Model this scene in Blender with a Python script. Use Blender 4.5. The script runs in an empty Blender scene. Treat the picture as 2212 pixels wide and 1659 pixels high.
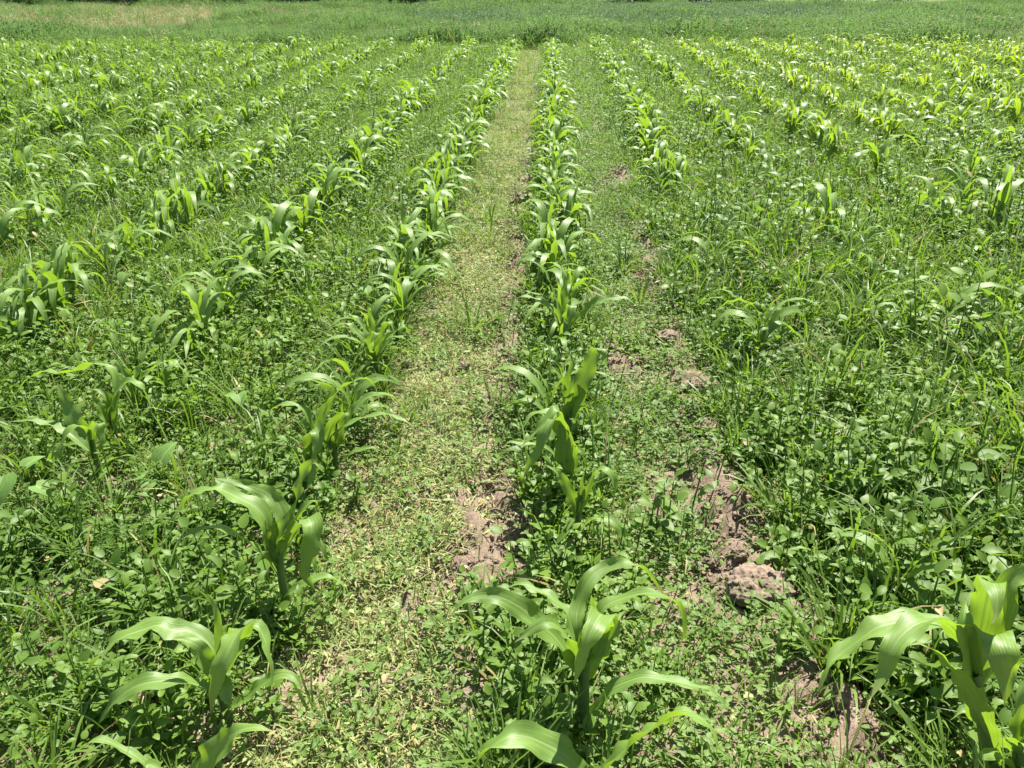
import bpy, math, random
import numpy as np
from mathutils import Matrix, Vector

R = math.radians
random.seed(11)
rng = np.random.default_rng(11)
scene = bpy.context.scene
C = scene.collection

# ------------------------------------------------------------------ camera
CAM_H = 1.48
PITCH = 27.8
YAW = 2.54
FPX = 1736.0            # focal length in pixels of a 2212 px wide picture
cam_d = bpy.data.cameras.new('camera')
cam_d.sensor_width = 36.0
cam_d.lens = 36.0 * FPX / 2212.0
cam_d.clip_start = 0.05
cam_d.clip_end = 3000
cam = bpy.data.objects.new('camera', cam_d)
C.objects.link(cam)
cam.location = (0, 0, CAM_H)
cam.rotation_euler = (R(90 - PITCH), 0, R(YAW))
scene.camera = cam

# ------------------------------------------------------------------ light
SUN_EL, SUN_AZ = 60.0, 24.0     # azimuth measured from +Y towards +X
w = bpy.data.worlds.new('World')
scene.world = w
w.use_nodes = True
nt = w.node_tree
nt.nodes.clear()
sky = nt.nodes.new('ShaderNodeTexSky')
sky.sky_type = 'NISHITA'
sky.sun_disc = False
sky.sun_elevation = R(SUN_EL)
sky.sun_rotation = R(SUN_AZ)
bg = nt.nodes.new('ShaderNodeBackground')
bg.inputs['Strength'].default_value = 0.055
out = nt.nodes.new('ShaderNodeOutputWorld')
nt.links.new(sky.outputs[0], bg.inputs[0])
nt.links.new(bg.outputs[0], out.inputs[0])

sd = bpy.data.lights.new('sun', 'SUN')
sd.energy = 5.0
sd.angle = R(0.53)
sd.color = (1.0, 0.95, 0.86)
so = bpy.data.objects.new('sun', sd)
C.objects.link(so)
so.location = (0, 0, 30)
sv = Vector((math.sin(R(SUN_AZ)) * math.cos(R(SUN_EL)), math.cos(R(SUN_AZ)) * math.cos(R(SUN_EL)), math.sin(R(SUN_EL))))
so.rotation_euler = sv.to_track_quat('Z', 'Y').to_euler()

scene.view_settings.view_transform = 'Standard'
scene.view_settings.look = 'None'
scene.view_settings.exposure = 1.52
scene.view_settings.gamma = 1.0
scene.view_settings.use_curve_mapping = False
scene.cycles.max_bounces = 6
scene.cycles.diffuse_bounces = 3
scene.cycles.transmission_bounces = 4
scene.cycles.glossy_bounces = 2
scene.cycles.use_denoising = True
scene.cycles.sample_clamp_indirect = 6.0

# ------------------------------------------------------------------ helpers
Rm = np.array(cam.rotation_euler.to_matrix())
CAMP = np.array((0, 0, CAM_H))


def ray(px, py):
    d = Rm @ np.array(((px - 1106.0) / FPX, -(py - 829.5) / FPX, -1.0))
    return d


def on_ground(px, py, z=0.0):
    d = ray(px, py)
    return CAMP + d * ((z - CAM_H) / d[2])


def on_plane_y(px, py, Y):
    d = ray(px, py)
    return CAMP + d * (Y / d[1])


def project(P):
    q = Rm.T @ (np.asarray(P) - CAMP)
    return 1106 + FPX * q[0] / -q[2], 829.5 - FPX * q[1] / -q[2], -q[2]


def hash2(ix, iy, seed):
    h = (ix.astype(np.int64) * 374761393 + iy.astype(np.int64) * 668265263 + seed * 1442695041) & 0xffffffff
    h = ((h ^ (h >> 13)) * 1274126177) & 0xffffffff
    h = (h ^ (h >> 16)) & 0xffffffff
    return h / 4294967295.0


def vnoise(x, y, seed=0):
    x = np.asarray(x, float); y = np.asarray(y, float)
    ix = np.floor(x); iy = np.floor(y)
    fx = x - ix; fy = y - iy
    fx = fx * fx * (3 - 2 * fx); fy = fy * fy * (3 - 2 * fy)
    a = hash2(ix, iy, seed); b = hash2(ix + 1, iy, seed)
    c = hash2(ix, iy + 1, seed); d = hash2(ix + 1, iy + 1, seed)
    return (a * (1 - fx) + b * fx) * (1 - fy) + (c * (1 - fx) + d * fx) * fy


def fbm(x, y, seed=0, octv=4):
    s = 0; a = 0.5; f = 1.0
    for i in range(octv):
        s = s + a * vnoise(np.asarray(x) * f + 17.3 * i, np.asarray(y) * f - 9.1 * i, seed + i)
        a *= 0.5; f *= 2.03
    return s / (1 - 0.5 ** octv)


def sstep(a, b, x):
    t = np.clip((np.asarray(x, float) - a) / (b - a), 0, 1)
    return t * t * (3 - 2 * t)


# bare soil seen between the plants: (px, py, rx, ry) -> ground ellipses in metres
SOIL_PX = [(1100, 1180, .10, .12), (1040, 1250, .13, .08), (965, 1275, .13, .05), (1078, 1070, .05, .14), (955, 1088, .07, .07),
           (1100, 860, .07, .18), (1120, 650, .05, .30), (1130, 560, .05, .2), (1132, 450, .06, .3), (1128, 355, .09, .10),
           (1005, 800, .05, .04), (1445, 750, .08, .16), (1510, 850, .13, .17), (1330, 800, .13, .07), (1525, 955, .05, .07),
           (1410, 620, .045, .2), (1385, 540, .045, .3), (1603, 1085, .05, .09), (1610, 1165, .07, .10), (1595, 1225, .08, .04),
           (1622, 1310, .11, .08), (1745, 1370, .05, .10), (1745, 1470, .05, .08), (1800, 1560, .09, .08), (1850, 1650, .12, .06),
           (1325, 400, .06, .3), (1285, 280, .06, .25), (1120, 245, .05, .15), (840, 1545, .03, .015),
           (345, 1500, .07, .04), (520, 1215, .05, .04), (490, 1300, .04, .04), 
           (880, 800, .05, .05), (940, 1330, .06, .03), (1000, 1420, .04, .03), (1095, 770, .05, .1),
           (290, 790, .06, .06), (215, 1050, .07, .06), (420, 1010, .05, .04), (1240, 360, .05, .3), (230, 1050, .1, .06),
           (1190, 790, .04, .05), (700, 1180, .03, .03), (600, 1480, .04, .03), ]
SOIL = []
for (px, py, rx, ry) in SOIL_PX:
    g = on_ground(px, py)
    SOIL.append((g[0], g[1], rx * 1.15, ry * 1.2))


def soil_mask(x, y):
    x = np.asarray(x, float); y = np.asarray(y, float)
    m = np.zeros_like(x)
    wob = (fbm(x * 14, y * 14, 5, 3) - .5) * 1.1
    for (cx, cy, rx, ry) in SOIL:
        d = np.sqrt(((x - cx) / rx) ** 2 + ((y - cy) / ry) ** 2) + wob
        m = np.maximum(m, 1 - sstep(.65, 1.15, d))
    for cx, wd, th in ((-.155, .045, .46), (.575, .05, .50)):
        q = np.exp(-((x - cx - .03 * np.sin(y * 2.1)) / wd) ** 2) * sstep(th - .06, th + .04, fbm(x * 5, y * 1.6, 71, 3))
        m = np.maximum(m, sstep(.35, .7, q) * (y < 15) * (y > 1.2))
    return m


def gz(x, y):
    """height of the ground"""
    x = np.asarray(x, float); y = np.asarray(y, float)
    near = 1 - sstep(16, 24, y)
    z = 0.03 * (fbm(x * .9, y * .9, 2, 3) - .5)
    z = z + 0.030 * (fbm(x * 7, y * 7, 3, 3) - .5) * near
    for cx, wd, hh in ((-.16, .06, .034), (.58, .08, .035)):
        z = z + hh * np.exp(-((x - cx - .03 * np.sin(y * 2.1)) / wd) ** 2) * near * (0.5 + vnoise(x * 9, y * 9, 8))
    z = z + 0.25 * sstep(24, 60, y) * (fbm(x * .05, y * .05, 4, 2) - .5)
    return z


def gz1(x, y):
    return float(gz(np.array([x]), np.array([y]))[0])


def tag(o, label=None, cat=None, group=None, kind=None):
    if label: o['label'] = label
    if cat: o['category'] = cat
    if group: o['group'] = group
    if kind: o['kind'] = kind
    return o


def empty(name, loc):
    o = bpy.data.objects.new(name, None)
    o.empty_display_size = 0.05
    C.objects.link(o)
    o.location = loc
    return o


class MB:
    """collects vertices, faces and the leaf attribute (across, along, random)"""
    def __init__(self):
        self.v = []; self.f = []; self.a = []

    def grid(self, P, A):
        n, m = P.shape[0], P.shape[1]
        o = len(self.v)
        self.v.extend(map(tuple, P.reshape(-1, 3)))
        self.a.extend(map(tuple, A.reshape(-1, 3)))
        for i in range(n - 1):
            for j in range(m - 1):
                q = o + i * m + j
                self.f.append((q, q + 1, q + m + 1, q + m))

    def mesh(self, name, mat, off=(0, 0, 0), smooth=True):
        me = bpy.data.meshes.new(name)
        v = np.array(self.v) - np.array(off)
        me.from_pydata(v.tolist(), [], self.f)
        at = me.attributes.new('lf', 'FLOAT_VECTOR', 'POINT')
        at.data.foreach_set('vector', np.array(self.a, dtype=np.float32).ravel())
        if smooth:
            me.polygons.foreach_set('use_smooth', [True] * len(me.polygons))
        me.materials.append(mat)
        me.update()
        return me


def norm(v):
    n = np.linalg.norm(v, axis=-1, keepdims=True)
    return v / np.maximum(n, 1e-9)


def catmull(pts, n):
    pts = np.array(pts, float)
    P = np.vstack([2 * pts[0] - pts[1], pts, 2 * pts[-1] - pts[-2]])
    o = []
    for i in range(1, len(P) - 2):
        p0, p1, p2, p3 = P[i - 1], P[i], P[i + 1], P[i + 2]
        for t in np.linspace(0, 1, 12, endpoint=False):
            o.append(.5 * ((2 * p1) + (-p0 + p2) * t + (2 * p0 - 5 * p1 + 4 * p2 - p3) * t * t + (-p0 + 3 * p1 - 3 * p2 + p3) * t ** 3))
    o.append(P[-2])
    o = np.array(o)
    L = np.r_[0, np.cumsum(np.linalg.norm(np.diff(o, axis=0), axis=1))]
    s = np.linspace(0, L[-1], n)
    return np.stack([np.interp(s, L, o[:, k]) for k in range(3)], 1), L[-1]


def blade(mb, P, W, s0, nu=4, roll=0.0, twist=0.0, wave=.006, fold0=.55, fold1=.10, rnd=None, rs=None, base=.5):
    """one corn leaf along P: a keeled blade with waved margins"""
    rs = rs or random
    n = len(P)
    t = np.linspace(0, 1, n)
    T = norm(np.gradient(P, axis=0))
    s0 = np.array(s0, float)
    S = norm(s0[None, :] - (T @ s0)[:, None] * T)
    N = np.cross(T, S)
    ph = rs.uniform(0, 6.28)
    ang = R(roll) * sstep(0.05, .35, t) + R(twist) * np.sin(t * 5.5 + ph) * sstep(.1, .5, t)
    ca, sa = np.cos(ang)[:, None], np.sin(ang)[:, None]
    S, N = S * ca + N * sa, N * ca - S * sa
    prof = np.minimum(1, base + 1.7 * t) * (1 - np.maximum(0, (t - .38) / .62) ** 1.9)
    prof = np.maximum(prof, .015)
    fold = fold0 + (fold1 - fold0) * sstep(0, .35, t)
    L = np.linalg.norm(np.diff(P, axis=0), axis=1).sum()
    u = np.linspace(-1, 1, nu + 1)
    G = np.zeros((n, nu + 1, 3)); A = np.zeros((n, nu + 1, 3))
    rnd = rs.random() if rnd is None else rnd
    p1, p2 = rs.uniform(0, 6.28), rs.uniform(0, 6.28)
    fq = L / rs.uniform(.055, .085) * 6.28
    env = sstep(.08, .3, t) * (1 - sstep(.75, 1, t))
    nick = {}
    if n > 20:
        for q in range(rs.randint(0, 3)):      # torn or chewed places on the margin
            nick[(rs.choice((-1, 1)), rs.randint(int(n * .3), n - 4))] = rs.uniform(.55, .85)
    for j, uu in enumerate(u):
        wv = wave * env * np.sin(fq * t + (p1 if uu < 0 else p2)) * uu * uu
        off = S * (uu * prof * W / 2)[:, None] + N * ((fold * abs(uu) * prof * W / 2) + wv)[:, None]
        G[:, j] = P + off
        for (sg, st_), kf in nick.items():
            if abs(uu) > .9 and uu * sg > 0:
                G[st_, j] = P[st_] + off[st_] * kf
        A[:, j, 0] = uu; A[:, j, 1] = t; A[:, j, 2] = rnd
    mb.grid(G, A)


def tube(mb, P, r, k=7, rnd=.5):
    P = np.array(P, float); n = len(P)
    T = norm(np.gradient(P, axis=0))
    ref = np.array((1., 0.15, 0))
    S = norm(ref[None] - (T @ ref)[:, None] * T)
    N = np.cross(T, S)
    r = np.asarray(r, float)
    G = np.zeros((n, k + 1, 3)); A = np.zeros((n, k + 1, 3))
    for j in range(k + 1):
        a = 2 * math.pi * j / k
        G[:, j] = P + (S * math.cos(a) + N * math.sin(a)) * r[:, None]
        A[:, j] = (.5, .1, rnd)
    mb.grid(G, A)


# ------------------------------------------------------------------ materials
def nodes_of(name):
    m = bpy.data.materials.new(name)
    m.use_nodes = True
    m.node_tree.nodes.clear()
    return m, m.node_tree


def add(nt, kind, **kw):
    n = nt.nodes.new(kind)
    for k, v in kw.items():
        setattr(n, k, v)
    return n


def math_n(nt, op, a, b=None, clamp=False):
    n = nt.nodes.new('ShaderNodeMath'); n.operation = op; n.use_clamp = clamp
    for i, v in enumerate((a, b)):
        if v is None: continue
        if isinstance(v, (int, float)): n.inputs[i].default_value = v
        else: nt.links.new(v, n.inputs[i])
    return n.outputs[0]


def mixc(nt, fac, a, b, blend='MIX'):
    n = nt.nodes.new('ShaderNodeMix'); n.data_type = 'RGBA'; n.blend_type = blend
    for i, v in ((0, fac), (6, a), (7, b)):
        if isinstance(v, (int, float)): n.inputs[i].default_value = v
        elif isinstance(v, tuple): n.inputs[i].default_value = v if len(v) == 4 else v + (1,)
        else: nt.links.new(v, n.inputs[i])
    return n.outputs[2]


def leaf_material(name, ca, cb, tc, tfac=.38, rough=.42, spec=.5, veins=0.0, yellow=None, dry=None, patch=.5):
    m, nt = nodes_of(name)
    at = add(nt, 'ShaderNodeAttribute', attribute_name='lf')
    sep = add(nt, 'ShaderNodeSeparateXYZ'); nt.links.new(at.outputs['Vector'], sep.inputs[0])
    oi = add(nt, 'ShaderNodeObjectInfo')
    geo = add(nt, 'ShaderNodeNewGeometry')
    pn = add(nt, 'ShaderNodeTexNoise'); pn.inputs['Scale'].default_value = .9; pn.inputs['Detail'].default_value = 2
    nt.links.new(geo.outputs['Position'], pn.inputs['Vector'])
    r1 = math_n(nt, 'FRACT', math_n(nt, 'ADD', math_n(nt, 'MULTIPLY', sep.outputs[2], 1.0), oi.outputs['Random']))
    f = math_n(nt, 'ADD', math_n(nt, 'MULTIPLY', r1, 1 - patch), math_n(nt, 'MULTIPLY', math_n(nt, 'MULTIPLY_ADD', pn.outputs[0], 2.2), patch))
    n = nt.nodes[-1]
    # contrast the patch noise round its mean
    pnc = math_n(nt, 'SUBTRACT', math_n(nt, 'MULTIPLY', pn.outputs[0], 2.6), .8, True)
    f = math_n(nt, 'ADD', math_n(nt, 'MULTIPLY', r1, 1 - patch), math_n(nt, 'MULTIPLY', pnc, patch), True)
    col = mixc(nt, f, ca, cb)
    tcol = mixc(nt, f, tuple(.8 * c for c in tc), tc)
    if dry:   # a few withered leaves
        k = math_n(nt, 'GREATER_THAN', math_n(nt, 'FRACT', math_n(nt, 'MULTIPLY', r1, 7.31)), 1 - dry)
        col = mixc(nt, k, col, (.36, .30, .13)); tcol = mixc(nt, k, tcol, (.30, .24, .07))
    if yellow:
        ps = add(nt, 'ShaderNodeSeparateXYZ'); nt.links.new(geo.outputs['Position'], ps.inputs[0])
        mx = add(nt, 'ShaderNodeMapRange', interpolation_type='SMOOTHSTEP'); nt.links.new(ps.outputs[0], mx.inputs[0])
        mx.inputs[1].default_value = .9; mx.inputs[2].default_value = 3.2
        my = add(nt, 'ShaderNodeMapRange', interpolation_type='SMOOTHSTEP'); nt.links.new(ps.outputs[1], my.inputs[0])
        my.inputs[1].default_value = 4.0; my.inputs[2].default_value = 11.0
        k = math_n(nt, 'MULTIPLY', math_n(nt, 'MULTIPLY', mx.outputs[0], my.outputs[0]), math_n(nt, 'MULTIPLY_ADD', pnc, .6))
        k2 = math_n(nt, 'MULTIPLY', math_n(nt, 'MULTIPLY', mx.outputs[0], my.outputs[0]), math_n(nt, 'ADD', math_n(nt, 'MULTIPLY', pnc, .5), .4), True)
        col = mixc(nt, k2, col, yellow[0]); tcol = mixc(nt, k2, tcol, yellow[1])
    bump = None
    if veins:
        au = math_n(nt, 'ABSOLUTE', sep.outputs[0])
        mid = math_n(nt, 'SUBTRACT', 1.0, math_n(nt, 'MULTIPLY', au, 9.0), True)
        col = mixc(nt, math_n(nt, 'MULTIPLY', mid, .95), col, (.36, .45, .20))
        cm2 = add(nt, 'ShaderNodeCombineXYZ')
        nt.links.new(math_n(nt, 'MULTIPLY', sep.outputs[0], 13.0), cm2.inputs[0])
        nt.links.new(math_n(nt, 'MULTIPLY', sep.outputs[1], .8), cm2.inputs[1])
        nt.links.new(math_n(nt, 'MULTIPLY', sep.outputs[2], 40.0), cm2.inputs[2])
        vl = add(nt, 'ShaderNodeTexNoise'); vl.inputs['Scale'].default_value = 1.0; vl.inputs['Detail'].default_value = 3
        nt.links.new(cm2.outputs[0], vl.inputs['Vector'])
        ln = math_n(nt, 'SUBTRACT', math_n(nt, 'MULTIPLY', vl.outputs[0], 3.0), 1.0, True)
        col = mixc(nt, math_n(nt, 'MULTIPLY', ln, veins), col, (.15, .25, .06))
        tcol = mixc(nt, math_n(nt, 'MULTIPLY', ln, .55), tcol, tuple(c * .55 for c in tc))
        tcol = mixc(nt, math_n(nt, 'MULTIPLY', mid, .7), tcol, (.10, .16, .02))
        vn = add(nt, 'ShaderNodeTexNoise'); vn.inputs['Scale'].default_value = 1.0
        cmb = add(nt, 'ShaderNodeCombineXYZ')
        nt.links.new(math_n(nt, 'MULTIPLY', sep.outputs[0], 9.0), cmb.inputs[0])
        nt.links.new(math_n(nt, 'MULTIPLY', sep.outputs[1], 5.0), cmb.inputs[1])
        nt.links.new(math_n(nt, 'MULTIPLY', r1, 31.0), cmb.inputs[2])
        nt.links.new(cmb.outputs[0], vn.inputs['Vector'])
        col = mixc(nt, math_n(nt, 'SUBTRACT', math_n(nt, 'MULTIPLY', vn.outputs[0], 1.6), .55, True), col, tuple(c * 1.5 for c in cb))
        # insect spots and dust
        sp = add(nt, 'ShaderNodeTexNoise'); sp.inputs['Scale'].default_value = 170; sp.inputs['Detail'].default_value = 2
        nt.links.new(geo.outputs['Position'], sp.inputs['Vector'])
        col = mixc(nt, math_n(nt, 'SUBTRACT', math_n(nt, 'MULTIPLY', sp.outputs[0], 14.0), 9.9, True), col, (.33, .30, .16))
        # dry brown margin near the tip of the blade
        edgek = math_n(nt, 'MULTIPLY', math_n(nt, 'SUBTRACT', math_n(nt, 'MULTIPLY', au, 7.0), 6.2, True), math_n(nt, 'SUBTRACT', math_n(nt, 'MULTIPLY', vn.outputs[0], 5.0), 2.7, True))
        tipk = math_n(nt, 'ADD', edgek, math_n(nt, 'MULTIPLY', math_n(nt, 'SUBTRACT', math_n(nt, 'MULTIPLY', sep.outputs[1], 8.0), 7.0, True), vn.outputs[0]), True)
        col = mixc(nt, tipk, col, (.30, .27, .12))
        bp = add(nt, 'ShaderNodeBump'); bp.inputs['Strength'].default_value = .35; bp.inputs['Distance'].default_value = .001
        nt.links.new(math_n(nt, 'ADD', math_n(nt, 'MULTIPLY', ln, .5), math_n(nt, 'MULTIPLY', vn.outputs[0], 2.0)), bp.inputs['Height'])
        bump = bp.outputs[0]
    p = add(nt, 'ShaderNodeBsdfPrincipled')
    p.inputs['Roughness'].default_value = rough
    p.inputs['Specular IOR Level'].default_value = spec
    nt.links.new(col, p.inputs['Base Color'])
    tr = add(nt, 'ShaderNodeBsdfTranslucent'); nt.links.new(tcol, tr.inputs[0])
    if bump:
        nt.links.new(bump, p.inputs['Normal'])
    ms = add(nt, 'ShaderNodeMixShader'); ms.inputs[0].default_value = tfac
    nt.links.new(p.outputs[0], ms.inputs[1]); nt.links.new(tr.outputs[0], ms.inputs[2])
    o = add(nt, 'ShaderNodeOutputMaterial'); nt.links.new(ms.outputs[0], o.inputs[0])
    return m


M_corn = leaf_material('corn_leaf', (.095, .178, .034), (.155, .255, .050), (.31, .50, .028), .42, .46, .45, .45,
                       yellow=((.21, .30, .028), (.50, .64, .025)), patch=.3)
M_stalk = leaf_material('corn_stalk', (.085, .15, .035), (.12, .19, .05), (.2, .3, .04), .12, .5, .4)
M_broad = leaf_material('weed_leaf', (.062, .128, .018), (.152, .242, .036), (.22, .42, .02), .36, .5, .30, dry=.004)
M_velvet = leaf_material('velvet_leaf', (.105, .20, .045), (.145, .25, .06), (.25, .44, .04), .38, .6, .25, .3)
M_grass = leaf_material('grass_blade', (.078, .145, .025), (.155, .245, .044), (.24, .42, .025), .36, .48, .38, dry=.05)
M_clover = leaf_material('clover_leaf', (.066, .130, .022), (.155, .240, .042), (.22, .42, .02), .34, .52, .28, dry=.01)
M_mown = leaf_material('mown_grass_blade', (.18, .25, .065), (.34, .39, .15), (.34, .44, .10), .34, .55, .3, dry=.20)
M_straw = leaf_material('dry_grass_blade', (.30, .29, .14), (.40, .37, .20), (.30, .27, .12), .3, .6, .3)
M_meadow = leaf_material('meadow_grass_blade', (.085, .155, .058), (.170, .250, .095), (.18, .33, .07), .42, .7, .12, dry=.03, patch=.8)
M_bluecrop = leaf_material('blue_green_blade', (.080, .14, .075), (.13, .20, .10), (.14, .25, .07), .38, .6, .2)
M_darkleaf = leaf_material('hedge_leaf', (.02, .05, .018), (.045, .09, .03), (.05, .12, .02), .25, .45, .5)


def soil_material():
    m, nt = nodes_of('field_soil')
    geo = add(nt, 'ShaderNodeNewGeometry')
    tc = geo.outputs['Position']

    def noise(s, d=5, r=.6):
        n = add(nt, 'ShaderNodeTexNoise'); n.inputs['Scale'].default_value = s
        n.inputs['Detail'].default_value = d; n.inputs['Roughness'].default_value = r
        nt.links.new(tc, n.inputs['Vector']); return n.outputs[0]
    a, b, c = noise(3.0), noise(22, 6, .7), noise(140, 4, .7)
    col = mixc(nt, math_n(nt, 'SUBTRACT', math_n(nt, 'MULTIPLY', a, 2.4), .7, True), (.145, .106, .075), (.24, .182, .132))
    col = mixc(nt, math_n(nt, 'SUBTRACT', math_n(nt, 'MULTIPLY', b, 3.0), 1.2, True), col, (.28, .215, .16))
    col = mixc(nt, math_n(nt, 'SUBTRACT', math_n(nt, 'MULTIPLY', c, 4.0), 2.3, True), col, (.09, .064, .045))
    # beyond the corn the ground is meadow thatch, with a dried, cut patch on the left
    ps = add(nt, 'ShaderNodeSeparateXYZ'); nt.links.new(tc, ps.inputs[0])
    far = add(nt, 'ShaderNodeMapRange', interpolation_type='SMOOTHSTEP')
    far.inputs[1].default_value = 16.0; far.inputs[2].default_value = 18.5
    nt.links.new(ps.outputs[1], far.inputs[0])
    th = mixc(nt, math_n(nt, 'SUBTRACT', math_n(nt, 'MULTIPLY', b, 2.4), .7, True), (.085, .12, .045), (.17, .20, .085))
    dn = noise(.35, 4)
    px = add(nt, 'ShaderNodeMapRange', interpolation_type='SMOOTHSTEP'); px.inputs[1].default_value = -5; px.inputs[2].default_value = -9
    nt.links.new(ps.outputs[0], px.inputs[0])
    py1 = add(nt, 'ShaderNodeMapRange', interpolation_type='SMOOTHSTEP'); py1.inputs[1].default_value = 18.5; py1.inputs[2].default_value = 20.5
    nt.links.new(ps.outputs[1], py1.inputs[0])
    py2 = add(nt, 'ShaderNodeMapRange', interpolation_type='SMOOTHSTEP'); py2.inputs[1].default_value = 31; py2.inputs[2].default_value = 27
    nt.links.new(ps.outputs[1], py2.inputs[0])
    k = math_n(nt, 'MULTIPLY', math_n(nt, 'MULTIPLY', px.outputs[0], py1.outputs[0]), py2.outputs[0])
    th = mixc(nt, math_n(nt, 'MULTIPLY', k, math_n(nt, 'ADD', math_n(nt, 'MULTIPLY', dn, 1.2), .5, True), True), th, (.22, .215, .105))
    col = mixc(nt, far.outputs[0], col, th)
    bp = add(nt, 'ShaderNodeBump'); bp.inputs['Strength'].default_value = .9; bp.inputs['Distance'].default_value = .012
    nt.links.new(math_n(nt, 'ADD', math_n(nt, 'MULTIPLY', b, 1.2), math_n(nt, 'MULTIPLY', c, .5)), bp.inputs['Height'])
    p = add(nt, 'ShaderNodeBsdfPrincipled'); p.inputs['Roughness'].default_value = .95
    p.inputs['Specular IOR Level'].default_value = .15
    nt.links.new(col, p.inputs['Base Color']); nt.links.new(bp.outputs[0], p.inputs['Normal'])
    o = add(nt, 'ShaderNodeOutputMaterial'); nt.links.new(p.outputs[0], o.inputs[0])
    return m


M_soil = soil_material()


def plain(name, c1, c2, scale=60, rough=.85):
    m, nt = nodes_of(name)
    t = add(nt, 'ShaderNodeTexCoord')
    n = add(nt, 'ShaderNodeTexNoise'); n.inputs['Scale'].default_value = scale; n.inputs['Detail'].default_value = 5
    nt.links.new(t.outputs['Object'], n.inputs['Vector'])
    col = mixc(nt, math_n(nt, 'SUBTRACT', math_n(nt, 'MULTIPLY', n.outputs[0], 2.4), .7, True), c1, c2)
    bp = add(nt, 'ShaderNodeBump'); bp.inputs['Strength'].default_value = .8; bp.inputs['Distance'].default_value = .004
    nt.links.new(n.outputs[0], bp.inputs['Height'])
    p = add(nt, 'ShaderNodeBsdfPrincipled'); p.inputs['Roughness'].default_value = rough
    p.inputs['Specular IOR Level'].default_value = .2
    nt.links.new(col, p.inputs['Base Color']); nt.links.new(bp.outputs[0], p.inputs['Normal'])
    o = add(nt, 'ShaderNodeOutputMaterial'); nt.links.new(p.outputs[0], o.inputs[0])
    return m


M_clod = plain('dry_clod', (.12, .088, .062), (.27, .205, .152), 70)
M_twig = plain('dead_stick', (.06, .04, .03), (.14, .10, .07), 90)
M_bark = plain('shrub_bark', (.09, .07, .05), (.18, .14, .10), 20)
M_lane = plain('gravel_lane', (.30, .30, .27), (.40, .40, .36), 3)

# ------------------------------------------------------------------ ground
def axis(dense_a, dense_b, step, far_a, far_b, grow=1.12):
    mid = np.arange(dense_a, dense_b + 1e-6, step)
    hi = []; s = step; x = mid[-1]
    while x < far_b:
        s *= grow; x += s; hi.append(x)
    lo = []; s = step; x = mid[0]
    while x > far_a:
        s *= grow; x -= s; lo.append(x)
    return np.r_[lo[::-1], mid, hi]


gx = axis(-1.9, 2.0, .018, -600, 600, 1.06)
gy = axis(.45, 4.5, .018, -60, 1200, 1.022)
X, Y = np.meshgrid(gx, gy)
Z = gz(X, Y)
fine = (1 - sstep(7, 12, Y)) * (1 - sstep(3, 6, np.abs(X)))
sm = soil_mask(X, Y)
lump = np.maximum(0, fbm(X * 24, Y * 24, 31, 3) - .42) * 2
lump2 = np.abs(fbm(X * 48, Y * 48, 37, 2) - .5)
Z = Z + fine * (.012 * lump + .010 * lump2) + fine * sm * (.048 * lump + .024 * lump2 - .012)
me = bpy.data.meshes.new('ground')
nx, ny = len(gx), len(gy)
V = np.stack([X.ravel(), Y.ravel(), Z.ravel()], 1)
ii = (np.arange(ny - 1)[:, None] * nx + np.arange(nx - 1)[None]).ravel()
F = np.stack([ii, ii + 1, ii + nx + 1, ii + nx], 1)
me.vertices.add(len(V)); me.vertices.foreach_set('co', V.ravel())
me.loops.add(F.size); me.loops.foreach_set('vertex_index', F.ravel())
me.polygons.add(len(F)); me.polygons.foreach_set('loop_start', np.arange(0, F.size, 4))
me.polygons.foreach_set('use_smooth', [True] * len(F))
me.update(calc_edges=True)
me.materials.append(M_soil)
ground = bpy.data.objects.new('ground', me); C.objects.link(ground)
tag(ground, 'soil of the field, bare in strips between the rows and grown over elsewhere', kind='structure')

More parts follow.
